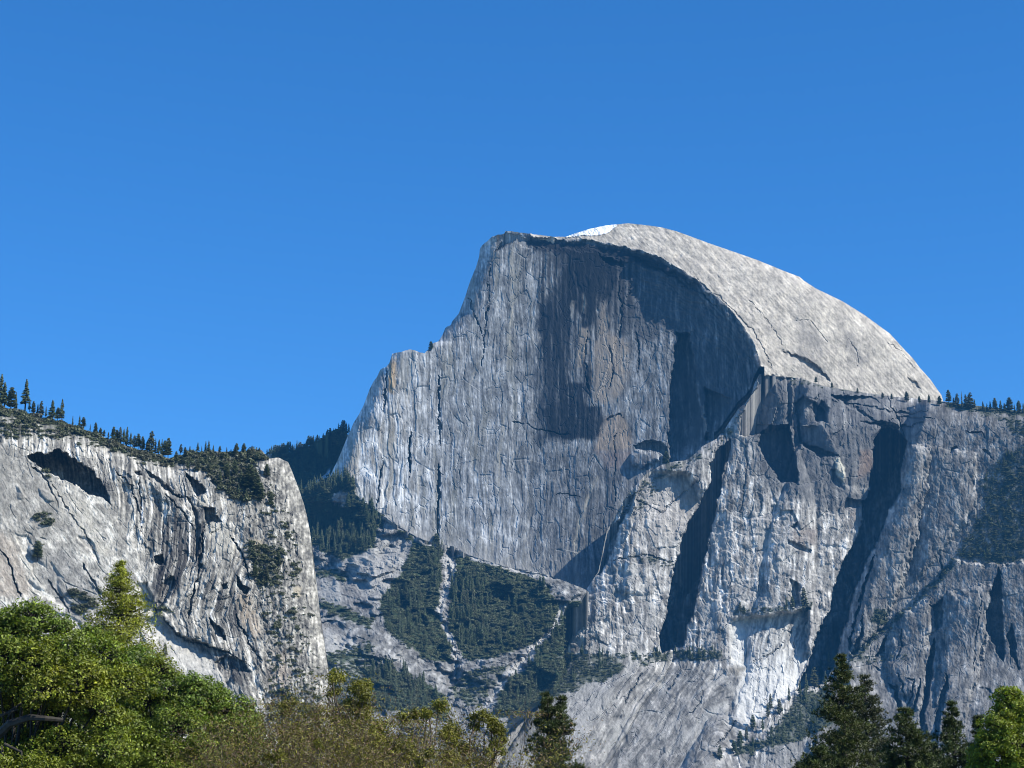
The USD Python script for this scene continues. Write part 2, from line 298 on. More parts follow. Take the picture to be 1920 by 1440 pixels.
sn = np.clip(0.98 + 0.26 * nz(wx / 6, V / 200, 4, 31) + 0.2 * nz(wx / 2.6, V / 120, 3, 32), 0.1, 1.0)
A.tint([(1064, 500), (1090, 474), (1140, 468), (1152, 500), (1155, 535), (1140, 560), (1118, 566), (1116, 610), (1103, 614), (1090, 614), (1088, 576), (1070, 576), (1064, 680), (1070, 715), (1090, 716), (1098, 682), (1111, 678), (1111, 716), (1094, 760), (1128, 764), (1132, 782), (1122, 820), (1064, 822), (1024, 818), (1020, 780), (1034, 722), (1026, 664), (1008, 606), (1012, 572), (1050, 562), (1056, 520)], STAIN * 0.7, 4, 1.0, 1.2, sn)
A.tint([(1020, 570), (1064, 500), (1064, 690), (1040, 760), (1060, 830), (1010, 830), (1000, 700)], STAIN * 1.2, 12, 0.9, 1.5, sn)
A.tint([(985, 449), (1080, 452), (1170, 465), (1240, 488), (1300, 530), (1230, 505), (1140, 484), (1060, 476), (1000, 468)], (0.04, 0.042, 0.05), 5, 0.95, 1.4)  # band under the rim: black staining, with the wall's shade painted in
A.tint([(948, 438), (976, 442), (958, 455), (930, 470), (942, 452)], (0.06, 0.062, 0.07), 3, 0.9)
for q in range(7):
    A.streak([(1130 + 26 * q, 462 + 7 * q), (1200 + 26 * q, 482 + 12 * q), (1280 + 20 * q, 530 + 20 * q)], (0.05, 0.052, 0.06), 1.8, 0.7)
for q in range(34):
    uu = 1012 + 5.4 * q + 4 * math.sin(q * 2.7); v1 = 640 + 150 * abs(math.sin(q * 1.9 + 0.4)) - 1.2 * abs(uu - 1085)
    A.streak([(uu, 462 + 6 * math.sin(q * 1.3)), (uu - 2, 560), (uu + 1.5 * math.sin(q), v1)], STAIN * 0.6, 1.5 + 1.1 * abs(math.sin(q * 4.1)), 0.7, 0.35)
A.tint([(1088, 614), (1103, 614), (1102, 662), (1090, 686), (1083, 690)], TAN * 1.1, 2.5, 0.95)
A.tint([(1020, 770), (1060, 745), (1130, 768), (1134, 790), (1118, 822), (1060, 826), (1024, 816)], STAIN * 0.7, 5, 0.95, 1.3, sn)
A.tint([(1064, 470), (1150, 470), (1160, 500), (1140, 560), (1100, 600), (1076, 570), (1060, 520)], STAIN * 0.7, 6, 0.9, 1.3, sn)
A.tint([(1114, 651), (1130, 610), (1184, 648), (1178, 692), (1169, 735), (1137, 759), (1111, 750), (1112, 692)], TAN * 1.15, 6, 0.85, 1.2, np.clip(0.9 + 0.3 * nz(wx / 5, V / 60, 3, 25), 0, 1))
A.tint([(1120, 600), (1135, 565), (1140, 600), (1128, 650)], TAN, 4, 0.6)
A.tint([(1134, 785), (1163, 772), (1181, 808), (1187, 840), (1152, 846), (1117, 843), (1122, 822)], (0.44, 0.36, 0.29), 5, 0.85)
A.tint([(1117, 845), (1180, 845), (1185, 880), (1140, 880)], (0.36, 0.26, 0.22), 8, 0.5)
for pts, w, k in [([(963, 460), (959, 525), (962, 563), (956, 619), (953, 662), (950, 700)], 3.0, 0.75), ([(1120, 894), (1096, 957), (1085, 986), (1079, 1021), (1082, 1091)], 3, 0.9), ([(948, 770), (936, 850), (934, 930)], 2.4, 0.6), ([(905, 660), (880, 720), (885, 800)], 2.4, 0.5),
    ([(1158, 920), (1165, 960), (1150, 985)], 4, 0.5), ([(925, 980), (922, 1040)], 2.5, 0.6), ([(900, 1000), (915, 1046)], 2.5, 0.6), ([(1319, 760), (1325, 822)], 2.5, 0.5), ([(790, 880), (782, 930)], 3, 0.5), ([(1075, 560), (1072, 600)], 2, 0.6), ([(1093, 545), (1096, 590)], 2.5, 0.6)]:
    A.streak(pts, (0.55, 0.52, 0.45), w, k)
bb = BASE(U) - V
blend(A.C, (0.62, 0.61, 0.59), 1.0 * np.exp(-(np.maximum(0, bb) / (9 + 5 * fbm(U / 12, V * 0, 3, 36))) ** 2) * 0.95 * sst(690, 740, U) * sst(1050, 990, U))
blend(A.C, (0.40, 0.39, 0.37), sst(60, 10, bb) * 0.4 * face)
dome_c = np.array((0.58, 0.53, 0.46)) * np.exp(0.13 * nz(U / 30, V / 30, 5, 37, 0.65) + 0.15 * nz((U - 0.95 * V) / 4.5, (U + V) / 50, 4, 36) + 0.08 * nz(U / 3, V / 3, 2, 35))[..., None]
A.C[:] = np.where(onD[..., None], dome_c, A.C)
blend(A.C, (0.30, 0.28, 0.26), np.clip(ridge((U - V * 0.9) / 16, (U + V) / 110, 4, 38) - 0.62, 0, 1) * 1.6 * onD)
blend(A.C, (0.68, 0.62, 0.54), np.clip(0.5 * nz(U / 16, V / 10, 4, 39), 0, 1) * 0.7 * onD)
for pts in ([(1490, 600), (1510, 598), (1545, 640), (1540, 665), (1500, 640)], [(1580, 620), (1600, 620), (1620, 680), (1600, 690)], [(1500, 650), (1560, 700), (1545, 715), (1480, 670)]):
    A.tint(pts, (0.30, 0.28, 0.26), 10, 0.6)
A.Y += 560 * sst(np.where((U > 1340) & (U < 1432), -14.0, 3.0), np.where((U > 1340) & (U < 1432), -4.0, 16.0), V - ctop(np.clip(U, 880, 2100))) * (U > 1130)
A.cut()
BACK = [(60, 0.985), (220, 0.9), (500, 0.65), (900, 0.0)]
A.hide = (A.V > np.minimum(ctop(np.clip(A.U, 880, 2100)), BASE(A.U)) + 70)
struct('/World/mountain', A.mesh(BACK), ROCK_FAR, 'huge grey granite dome with one sheer vertical face and a rounded pale back')

# ------------------------------------------------------------------ wooded bowl under the face and the ridge to its left
btop = curve([(440, 858), (500, 852), (545, 848), (575, 838), (600, 824), (625, 806), (645, 800), (660, 830), (664, 880), (640, 905), (655, 922), (672, 931), (695, 951), (727, 969), (747, 986), (780, 1006), (813, 1019), (850, 1024), (880, 1041), (913, 1052), (947, 1062), (980, 1068), (1013, 1074), (1040, 1082), (1097, 1105), (1200, 1180), (1400, 1300)])
B = Land(450, 1260, lambda u: btop(u) + 2.5 * fbm(u / 14, u * 0, 3, 7), 795, 1460, 1.9, 2)
U, V = B.U, B.V
B.Y = 4245 - 1.45 * (V - 1000) * sst(900, 1040, V) - 0.3 * (V - 1000) * (V < 1000)
B.Y = np.where(U < 700, B.Y + 0.5 * (700 - U), B.Y)
B.Y += -0.8 * np.maximum(0, 860 - U) * sst(1060, 1250, V)
fl = (U - 860) * 0.5
B.Y += 330 * sst(918, 870, V + 0.35 * (U - 620)) * (U < 720)
B.Y += 700 * sst(4, 40, V - ctop(np.clip(U, 880, 2100))) * (U > 890)
f1, e1 = facets((U + 0.3 * V) / 46, (V - 0.2 * U) / 34, 151, 0.5); f2, e2 = facets(U / 16, V / 14, 161, 0.6); f3, e3 = facets(U / 7, V / 6, 171, 0.6)
B.Y += -9 * f1 - 5 * f2 - 2.2 * f3 - 20 * ridge((U + 0.5 * V) / 90, (V - 0.3 * U) / 110, 4, 41) - 26 * terr(3 * fbm(U / 110, V / 60, 4, 42) + 4) * 0.8 - 14 * fbm(U / 26, V / 20, 5, 43, 0.55) - 3 * fbm(U / 6, V / 5, 3, 44)
mot = fbm(U / 24, V / 18, 5, 45, 0.6)
B.C[:] = (0.235 * np.exp(0.28 * nz(U / 24, V / 18, 5, 45, 0.62) + 0.22 * nz(U / 6, V / 9, 4, 46, 0.6)))[..., None] * np.array((1.0, 0.99, 0.97))
for pts, k in [([(500, 840), (650, 790), (660, 890), (720, 960), (700, 1030), (640, 1050), (580, 1020), (560, 930)], 1.0), ([(735, 985), (780, 1010), (835, 1030), (830, 1080), (820, 1150), (760, 1150), (715, 1120), (760, 1060), (770, 1020)], 0.85),
    ([(850, 1040), (1000, 1080), (1040, 1120), (1050, 1170), (1000, 1210), (880, 1240), (840, 1180), (845, 1100)], 1.0), ([(710, 1120), (830, 1150), (845, 1200), (850, 1240), (800, 1240), (720, 1180)], 0.7), ([(680, 1250), (760, 1260), (830, 1300), (840, 1350), (700, 1330)], 0.8),
    ([(860, 1260), (960, 1240), (900, 1330), (840, 1310)], 0.45), ([(930, 1300), (1010, 1230), (1130, 1250), (1000, 1330), (930, 1350)], 0.9), ([(600, 1120), (700, 1160), (690, 1180), (600, 1140)], 0.7), ([(590, 1060), (650, 1080), (650, 1095), (590, 1080)], 0.6), ([(1040, 1130), (1100, 1130), (1060, 1230), (1000, 1250)], 0.8), ([(600, 1230), (700, 1200), (720, 1280), (620, 1340)], 0.5)]:
    B.weigh(pts, k, 8)
for pts in ([(620, 930), (634, 919), (652, 922), (652, 948), (640, 956), (624, 954)],):
    b, d = B.poly(pts, 8); B.veg[b] *= 1 - sst(-2, 2, d)
for pts, w, k in [([(845, 1030), (850, 1070), (830, 1120), (822, 1150), (850, 1210), (860, 1260), (856, 1275)], 5, 0.95), ([(1060, 1130), (1040, 1180), (1000, 1215), (960, 1260), (930, 1300), (905, 1340)], 6, 0.95), ([(850, 1035), (836, 1050), (842, 1090)], 9, 0.5), ([(780, 1010), (835, 1028), (900, 1048), (980, 1072), (1060, 1085)], 5, 0.7), ([(655, 925), (700, 958), (740, 985), (780, 1008)], 3, 0.5), ([(620, 880), (605, 900), (575, 918)], 4, 0.9)]:
    b, d, t, _ = B.line(pts, 25, 1.0); B.veg[b] *= sst(w * 0.5, w * 1.6, d)
    B.streak(pts, (0.60, 0.585, 0.56), w, k); B.crack(pts, 8, w * 0.9, 1.0, False)
B.tint([(705, 990), (735, 1010), (768, 1030), (755, 1075), (712, 1120), (670, 1120), (650, 1050), (700, 1020)], (0.46, 0.45, 0.43), 8, 0.6)
B.tint([(600, 1090), (660, 1090), (700, 1130), (660, 1140), (600, 1120)], (0.34, 0.335, 0.33), 8, 0.6)
B.tint([(610, 1180), (660, 1200), (690, 1250), (650, 1290), (610, 1260)], (0.50, 0.49, 0.47), 8, 0.7)
B.tint([(622, 935), (632, 922), (648, 924), (648, 945), (640, 952), (628, 950)], (0.36, 0.34, 0.33), 3, 0.9)
B.tint([(600, 1088), (632, 1088), (640, 1130), (606, 1135)], (0.40, 0.40, 0.39), 4, 0.7)
for k in range(7):
    B.streak([(632 + 5 * k, 1086), (640 + 5.5 * k, 1110), (652 + 8 * k, 1140 + 3 * k)], (0.09, 0.085, 0.09), 1.4, 0.7)
B.recess([(735, 1130), (760, 1125), (775, 1140), (745, 1150)], 20, 3); B.recess([(770, 1205), (795, 1200), (795, 1225), (772, 1222)], 16, 3)
gv = np.clip(B.veg * 1.15 + 0.45 * mot * (B.veg > 0.1), 0, 1); B.veg = gv
blend(B.C, GREEN * 1.7, sst(0.35, 0.75, gv) * 0.95)
B.cut()
B.hide = (B.V > ctop(np.clip(B.U, 880, 2100)) + 70) & (B.U > 960)
struct('/World/hillside', B.mesh([(60, 0.97), (300, 0.7), (600, 0.0)]), ROCK_FAR, 'wooded talus bowl with pale avalanche chutes below the sheer face')

# ------------------------------------------------------------------ the buttressed wall on the right
C = Land(900, 1985, lambda u: ctop(u) + 2.0 * fbm(u / 11, u * 0, 4, 5), 696, 1462, 1.65, 3)
m = 0.95
U, V = C.U, C.V
C.mpp = m
sp = lambda x, k: np.log1p(np.exp(np.clip(x / k, -30, 30))) * k
Vw = V + 14 * fbm(U / 70, V / 70, 3, 50)
C.Y = 4215 - 0.32 * (V - 900) * m - 0.75 * sp(Vw - 1235, 22) * m
C.Y += 0.20 * (np.minimum(U, 1660) - 1400) * m + 40 * sst(1440, 1180, U)
right = sst(1630, 1668, U + (V - 1000) * 0.32)
C.Y -= right * (60 + 0.42 * np.maximum(0, U - 1640)) * m
C.Y += 34 * np.exp(-np.maximum(0, V - C.top) / 8) * sst(1180, 1240, U)
# ledgy shelf right under the dome
C.Y += 1.4 * sp(785 - Vw, 14) * m * sst(1480, 1600, U)
wx = U + 9 * fbm(U / 50, V / 80, 4, 51)
low2 = sst(1225, 1300, V) * sst(1420, 1320, U); wx = wx + 0.62 * low2 * (V - 1235)
# buttress pillars
def pillar(axis, half, amt):
    cx = np.interp(V, [q[0] for q in axis], [q[1] for q in axis]); h = np.interp(V, [q[0] for q in half], [q[1] for q in half])
    q = np.clip(1 - ((wx - cx) / h) ** 2, 0, 1)
    C.Y[:] -= amt * np.sqrt(q) * m
Uw0 = U
pillar([(870, 1270), (960, 1240), (1100, 1190), (1220, 1160)], [(870, 90), (960, 100), (1100, 96), (1230, 100)], 75)
pillar([(800, 1420), (900, 1430), (1000, 1420), (1200, 1400)], [(800, 60), (950, 105), (1100, 120), (1230, 150)], 50)
pillar([(800, 1590), (1000, 1540), (1200, 1480)], [(800, 90), (1000, 95), (1200, 80)], 40)
fl1 = ridge(wx / 20, V / 130, 4, 52); blk = terr(3 * fbm(wx / 46, V / 70, 4, 53) + 5, 0.8); fine = fbm(wx / 15, V / 26, 5, 54, 0.6)
mid = 1 - right
f1, e1 = facets(wx / 44, V / 74, 201, 0.55); f2, e2 = facets(wx / 15, V / 32, 211, 0.65); f3, e3 = facets(wx / 6, V / 11, 221, 0.65)
jC = (1 - sst(0, 0.05, e1)) * sst(0.1, 0.9, nz(U / 40, V / 60, 3, 303)) * 3.2 + (1 - sst(0, 0.09, e2)) * sst(0.2, 1.0, nz(U / 30, V / 50, 3, 304)) * 2.2
C.Y += m * jC
smooth = sst(0.2, 0.9, nz(U / 60, V / 70, 3, 60)) * 0.75
rg = (1 - smooth) * (mid * (1 - 0.6 * low2) + 0.42 * right)
C.Y -= m * (rg * (7 * f1 + 3.6 * f2 + 1.2 * f3 + 3.5 * fl1 * mid) + (mid * (4 - 2 * low2) + right * 2.6) * fine + mid * (1 - low2) * 4.0 * (terr(V / 27 + 1.7 * fbm(U / 46, V / 40, 4, 48), 0.82) - V / 27) * sst(880, 960, V) + 1.4 * fbm(U / 4, V / 6, 3, 56))
low = sst(1225, 1260, Vw) * sst(1400, 1330, U + 30 * fbm(U / 40, V / 40, 3, 49))
diag = ridge((U + 0.55 * V) / 22, (V - 0.5 * U) / 150, 4, 57)
C.Y -= m * low * (1.6 * diag + 3.5 * terr(2.5 * fbm((U + 0.6 * V) / 60, (V - U) / 160, 4, 58) + 3))
# shaded recesses
R = C.recess
R([(1590, 1242), (1640, 1192), (1700, 1142), (1742, 1102), (1792, 1052), (1850, 1062), (1990, 1046), (1990, 1480), (1590, 1480)], -26, 5, 2.0)
C.bulge([(1700, 830), (1688, 930), (1658, 1000), (1628, 1080), (1600, 1180), (1592, 1232), (1642, 1190), (1684, 1120), (1716, 1020), (1738, 920), (1745, 840)], 34, 22, 1.6)
C.bulge([(1780, 1110), (1860, 1090), (1850, 1200), (1820, 1330), (1790, 1440), (1750, 1440), (1760, 1250)], 22, 30, 1.8)
C.bulge([(1690, 1150), (1750, 1120), (1742, 1240), (1724, 1330), (1690, 1300), (1660, 1250)], 18, 26, 1.8)
C.bulge([(1740, 830), (1830, 850), (1830, 960), (1760, 1040), (1722, 1090), (1726, 960)], 16, 40, 1.8)
R([(1424, 704), (1485, 708), (1486, 797), (1427, 814), (1386, 818), (1392, 776), (1408, 742), (1421, 722)], 60, 3)
C.lean([(1424, 704), (1485, 708), (1486, 797), (1427, 814), (1386, 818), (1392, 776), (1408, 742), (1421, 722)], -1.3, -0.3, 30)
R([(1427, 812), (1447, 797), (1481, 795), (1485, 826), (1494, 870), (1496, 908), (1462, 898), (1442, 872), (1418, 835)], 130, 2)
R([(1350, 838), (1370, 822), (1362, 869), (1353, 887), (1350, 919), (1341, 962), (1326, 1021), (1320, 1060), (1311, 1100), (1303, 1143), (1287, 1183), (1278, 1212), (1240, 1222), (1238, 1190), (1247, 1160), (1257, 1110), (1268, 1050), (1286, 992), (1315, 945), (1332, 904), (1332, 872)], 240, 3)
R([(1640, 822), (1652, 808), (1668, 803), (1686, 812), (1702, 830), (1688, 884), (1690, 922), (1666, 957), (1652, 1000), (1627, 1045), (1597, 1123), (1590, 1160), (1577, 1193), (1570, 1227), (1550, 1280), (1493, 1296), (1520, 1230), (1533, 1190), (1557, 1140), (1562, 1105), (1582, 1055), (1605, 1010), (1617, 972), (1617, 942), (1628, 931), (1634, 884), (1637, 843)], 220, 3)
R([(1152, 984), (1138, 990), (1128, 1044), (1117, 1080), (1133, 1070), (1156, 1014), (1170, 960)], 45, 3)
R([(1168, 940), (1190, 925), (1180, 960), (1166, 975)], 30, 3)
R([(1054, 1128), (1084, 1128), (1077, 1180), (1056, 1230), (1040, 1222)], 60, 2)
R([(1873, 1063), (1878, 1107), (1882, 1167), (1884, 1240), (1870, 1227), (1850, 1183), (1852, 1127), (1863, 1093)], 70, 2)
R([(1898, 1170), (1904, 1210), (1911, 1256), (1896, 1227), (1888, 1195)], 40, 2)
R([(1767, 1120), (1768, 1173), (1753, 1183), (1752, 1143), (1743, 1131), (1752, 1138)], 35, 2)
R([(1752, 1195), (1750, 1262), (1741, 1310), (1734, 1345), (1742, 1388), (1730, 1380), (1724, 1360), (1733, 1300), (1736, 1260), (1742, 1220)], 50, 2)
R([(1775, 1262), (1778, 1290), (1768, 1330), (1757, 1385), (1748, 1388), (1756, 1340), (1765, 1300)], 35, 2)
R([(1664, 1282), (1688, 1288), (1686, 1310), (1694, 1336), (1684, 1336), (1678, 1310), (1680, 1294)], 35, 2)
R([(1724, 1272), (1722, 1300), (1714, 1342), (1711, 1340), (1716, 1300)], 25, 2)
R([(1664, 1188), (1658, 1222), (1643, 1231), (1652, 1212)], 35, 2)
R([(1592, 1195), (1600, 1210), (1612, 1190), (1620, 1150), (1612, 1220), (1600, 1228), (1590, 1215)], 35, 2)
R([(1590, 934), (1618, 939), (1620, 946), (1583, 957)], 20, 2)
R([(1482, 985), (1498, 978), (1490, 990)], 16, 2); R([(1476, 1010), (1520, 1030), (1515, 1040), (1480, 1022)], 14, 2)
R([(1505, 740), (1548, 770), (1553, 790), (1530, 792), (1500, 800), (1505, 830), (1560, 848), (1572, 855), (1540, 858), (1500, 830), (1490, 760)], 26, 3)
R([(1490, 1090), (1502, 1100), (1500, 1130), (1487, 1138), (1480, 1120)], 22, 3)
R([(1614, 790), (1680, 800), (1690, 815), (1640, 800)], 22, 3); R([(1540, 750), (1556, 765), (1548, 790), (1530, 790), (1532, 765)], 22, 3)
for pts, dep, w in [([(1640, 1040), (1625, 1090), (1608, 1150), (1595, 1200)], 40, 4), ([(1682, 1262), (1692, 1280), (1697, 1320)], 14, 2.5), ([(1700, 1272), (1711, 1270), (1712, 1285), (1700, 1330)], 16, 2.5), ([(1690, 1180), (1690, 1210), (1682, 1240)], 12, 2.5), ([(1762, 1040), (1765, 1070), (1760, 1085)], 14, 2.5), ([(1840, 1120), (1830, 1190), (1825, 1260)], 8, 2),
    ([(1808, 805), (1840, 812), (1846, 820)], 14, 2.5), ([(1838, 838), (1858, 850), (1862, 858)], 14, 2.5), ([(1780, 850), (1795, 836), (1800, 838)], 16, 4), ([(1905, 876), (1918, 884)], 14, 3), ([(1665, 745), (1690, 800), (1700, 830)], 12, 2.5), ([(1600, 760), (1640, 790), (1700, 800), (1730, 790)], 12, 3), ([(1560, 750), (1620, 762), (1700, 776), (1740, 772)], 9, 2.5),
    ([(1660, 790), (1700, 780), (1750, 785)], 8, 2), ([(1830, 1288), (1850, 1290), (1862, 1300), (1860, 1320)], 10, 2.5), ([(1640, 1250), (1652, 1260)], 10, 3), ([(1340, 1400), (1360, 1380), (1380, 1350)], 10, 2.2), ([(1290, 1340), (1310, 1320), (1320, 1290)], 8, 2), ([(1205, 1260), (1180, 1300), (1170, 1330)], 10, 2.2), ([(1275, 1260), (1250, 1300)], 10, 2.4),
    ([(1410, 1240), (1440, 1230), (1460, 1215), (1470, 1200)], 8, 2), ([(1530, 1380), (1520, 1420), (1515, 1440)], 20, 5), ([(1400, 830), (1398, 900), (1390, 960)], 8, 2), ([(1180, 930), (1240, 960), (1310, 900)], 7, 2), ([(1150, 1050), (1210, 1040), (1270, 1055)], 9, 2.5)]:
    C.crack(pts, dep, w)
for pts, gx, gz, dep in [([(1486, 708), (1520, 716), (1512, 745), (1500, 790), (1506, 830), (1490, 850), (1487, 790)], -0.9, -0.2, 16), ([(1540, 728), (1556, 760), (1552, 790), (1530, 792), (1522, 760)], -1.0, -0.2, 12), ([(1500, 800), (1545, 800), (1562, 830), (1572, 855), (1540, 858), (1508, 836)], -0.8, -0.5, 14),
    ([(1556, 740), (1640, 790), (1690, 800), (1640, 745)], -0.5, 0.5, 6), ([(1570, 880), (1590, 905), (1585, 920), (1560, 905), (1560, 880)], -0.9, 0, 10), ([(1150, 900), (1200, 900), (1180, 1000), (1150, 1060), (1130, 1060)], -0.7, 0, 0), ([(1482, 1088), (1504, 1096), (1502, 1135), (1490, 1142)], -0.9, 0, 8)]:
    C.lean(pts, gx, gz, dep)
C.lean([(1372, 1160), (1470, 1150), (1515, 1140), (1512, 1215), (1518, 1232), (1495, 1290), (1440, 1340), (1395, 1365), (1370, 1345), (1390, 1270), (1365, 1230)], 0.3, 0.2, 24, 8)
C.lean([(1180, 880), (1290, 890), (1320, 940), (1270, 1050), (1250, 1110), (1170, 1110)], 0.3, 0.15, 18, 14)
C.bulge([(1566, 868), (1572, 860), (1582, 880), (1585, 905), (1575, 900), (1567, 885)], 12, 5)
# colour
st1 = fbm(wx / 8, V / 110, 4, 61); mot = fbm(U / 20, V / 24, 5, 62, 0.6); st2 = fbm(wx / 4, V / 50, 3, 63)
tone = (0.42 * mid + 0.26 * right) * np.exp((0.30 * mid * (1 - 0.55 * low2) + 0.14 * right) * nz(wx / 6, V / 90, 4, 61) + 0.24 * nz(U / 20, V / 26, 5, 62, 0.62) + 0.16 * nz(wx / 2.6, V / 20, 3, 63) + 0.10 * nz(U / 3, V / 4, 2, 64))
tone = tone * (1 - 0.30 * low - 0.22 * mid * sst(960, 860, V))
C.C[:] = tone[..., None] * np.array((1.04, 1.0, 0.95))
whv = np.clip(ridge(wx / 18, V / 44, 4, 64, 0.62) - 0.66, 0, 1) * 6 * sst(-0.6, 0.8, nz(U / 40, V / 50, 3, 66))
blend(C.C, (0.58, 0.57, 0.55), np.clip(whv, 0, 1) * (0.55 * mid + 0.35 * right))
blend(C.C, (0.50, 0.49, 0.47), mid * sst(0.2, 1.6, nz(wx / 30, V / 70, 4, 65)) * sst(900, 1000, V) * 0.6)
C.tint([(1420, 700), (1660, 740), (1760, 770), (1690, 830), (1640, 950), (1560, 960), (1440, 920), (1400, 820)], (0.13, 0.135, 0.145), 16, 0.75)  # headwall and alcove zone: shade painted into the rock colour as a darker tint
C.tint([(1200, 890), (1290, 900), (1315, 940), (1280, 1000), (1240, 1010), (1210, 1000)], (0.52, 0.48, 0.44), 14, 0.6)
stb = np.clip(0.9 - 0.8 * np.clip(st1, 0, 1), 0, 1)
C.tint([(1372, 1160), (1470, 1150), (1515, 1140), (1512, 1215), (1518, 1232), (1495, 1290), (1440, 1340), (1395, 1365), (1370, 1345), (1390, 1270), (1365, 1230)], (0.84, 0.83, 0.80), 7, 0.95, 1, stb)
for k in range(26):
    uu = 1392 + 4.6 * k + 3 * math.sin(k * 2.3); sh = 26 + 10 * math.sin(k * 1.7)
    C.streak([(uu + sh * 0.9, 1150 + 6 * math.sin(k)), (uu + sh * 0.35, 1200), (uu, 1245 + 30 * math.sin(k * 3.1))], (0.10, 0.10, 0.105) if k % 3 else (0.2, 0.19, 0.18), 1.3 + 0.8 * abs(math.sin(k * 5)), 0.6)
for k in range(6):
    C.streak([(1368 + 3 * k, 1262), (1369 + 2.6 * k, 1310), (1370 + 2 * k, 1350)], (0.12, 0.12, 0.125), 1.3, 0.75)
C.tint([(1360, 1252), (1385, 1248), (1400, 1250), (1385, 1264), (1365, 1262)], (0.22, 0.20, 0.17), 5, 0.8)
C.tint([(1612, 845), (1634, 845), (1634, 884), (1610, 895)], (0.33, 0.24, 0.19), 6, 0.6); C.tint([(1480, 995), (1532, 990), (1529, 1024), (1492, 1024)], (0.30, 0.25, 0.22), 6, 0.6)
C.tint([(1566, 862), (1572, 858), (1583, 880), (1585, 907), (1574, 900), (1566, 885)], (0.68, 0.65, 0.55), 2, 0.95)
C.tint([(1590, 958), (1617, 950), (1612, 985), (1600, 985)], (0.36, 0.30, 0.26), 5, 0.6)
C.tint([(1580, 908), (1630, 912), (1628, 925), (1600, 925)], (0.5, 0.48, 0.45), 3, 0.6)
for pts, w, k in [([(1245, 1235), (1240, 1270), (1235, 1300)], 5, 0.8), ([(1398, 815), (1394, 860), (1388, 910)], 3, 0.6), ([(1690, 1010), (1680, 1080), (1700, 1120), (1705, 1150)], 5, 0.6), ([(1782, 900), (1795, 950), (1796, 1010)], 3, 0.7), ([(1775, 890), (1778, 960)], 2, 0.5), ([(1725, 820), (1720, 880), (1712, 950)], 3, 0.5), ([(1470, 1010), (1455, 1060), (1440, 1080)], 8, 0.5), ([(1680, 1150), (1700, 1152), (1740, 1110)], 4, 0.5), ([(1415, 735), (1412, 700)], 3, 0.7), ([(1130, 1300), (1090, 1360), (1065, 1400)], 14, 0.6), ([(1330, 1230), (1380, 1300), (1392, 1350)], 6, 0.5)]:
    C.streak(pts, (0.62, 0.60, 0.56), w, k)
C.tint([(960, 1340), (1060, 1290), (1160, 1260), (1130, 1320), (1080, 1400), (1000, 1440), (940, 1440)], (0.40, 0.40, 0.41), 12, 0.6)
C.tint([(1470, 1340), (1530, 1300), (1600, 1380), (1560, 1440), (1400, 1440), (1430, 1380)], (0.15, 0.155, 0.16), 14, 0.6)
C.weigh([(1840, 900), (1885, 850), (1990, 800), (1990, 1050), (1850, 1060), (1790, 1045), (1815, 1000), (1838, 960)], 0.62, 14)
C.veg = np.maximum(C.veg, 0.9 * np.exp(-((V - C.top - 4) / 9) ** 2) * (U > 1775)); C.weigh([(1800, 765), (1900, 775), (1990, 800), (1900, 800)], 0.5, 6)
C.weigh([(1870, 775), (1990, 770), (1990, 850), (1890, 815)], 0.55, 10)
C.weigh([(1180, 1225), (1340, 1215), (1370, 1235), (1200, 1246)], 0.6, 5); C.weigh([(1060, 1225), (1180, 1225), (1170, 1262), (1040, 1310), (1000, 1320), (1010, 1260)], 0.7, 8)
C.weigh([(1380, 1140), (1520, 1130), (1520, 1145), (1380, 1155)], 0.5, 4); C.weigh([(1440, 1380), (1500, 1300), (1560, 1290), (1560, 1360), (1500, 1390), (1380, 1420), (1380, 1400)], 0.75, 8)
C.weigh([(1250, 868), (1330, 830), (1375, 790), (1395, 770), (1380, 810), (1330, 850), (1290, 880), (1220, 900)], 0.45, 6); C.weigh([(1640, 1140), (1670, 1145), (1660, 1175), (1630, 1165)], 0.7, 5)
C.weigh([(1590, 1225), (1700, 1225), (1700, 1240), (1590, 1245)], 0.5, 5); C.weigh([(1592, 1236), (1640, 1186), (1700, 1136), (1742, 1094), (1792, 1040), (1800, 1056), (1748, 1108), (1700, 1150), (1642, 1200), (1600, 1246)], 0.55, 4); C.weigh([(1160, 920), (1210, 890), (1260, 880), (1220, 940), (1150, 1000)], 0.4, 8)
C.weigh([(1180, 1035), (1270, 1050), (1280, 1070), (1180, 1055)], 0.4, 5); C.weigh([(1480, 705), (1780, 745), (1780, 760), (1480, 720)], 0.4, 4)
gv = np.clip(C.veg * 1.1 + 0.6 * mot * (C.veg > 0.1), 0, 1); C.veg = gv
blend(C.C, GREEN * 1.3, sst(0.35, 0.8, gv) * 0.8)
C.cut()
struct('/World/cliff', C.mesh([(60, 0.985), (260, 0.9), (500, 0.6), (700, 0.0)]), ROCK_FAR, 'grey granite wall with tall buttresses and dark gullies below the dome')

# ------------------------------------------------------------------ the near cliff on the left
dtop = curve([(-260, 690), (-100, 725), (0, 762), (40, 772), (80, 782), (120, 792), (160, 806), (200, 822), (240, 836), (280, 850), (320, 860), (350, 850), (400, 846), (440, 848), (478, 846), (490, 843), (497, 852), (503, 860), (522, 858), (540, 866), (548, 885), (556, 905), (563, 925), (570, 945), (576, 970), (582, 1000), (586, 1040), (590, 1080), (597, 1130), (604, 1180), (612, 1230), (620, 1290), (626, 1350), (632, 1470)])
D = Land(-90, 634, lambda u: dtop(u) + 1.8 * fbm(u / 12, u * 0, 4, 9), 680, 1462, 1.6, 4)
m = 0.44
U, V = D.U, D.V
D.Y = 1800 - 0.62 * (V - 1000) * m + 0.18 * (U - 300) * m
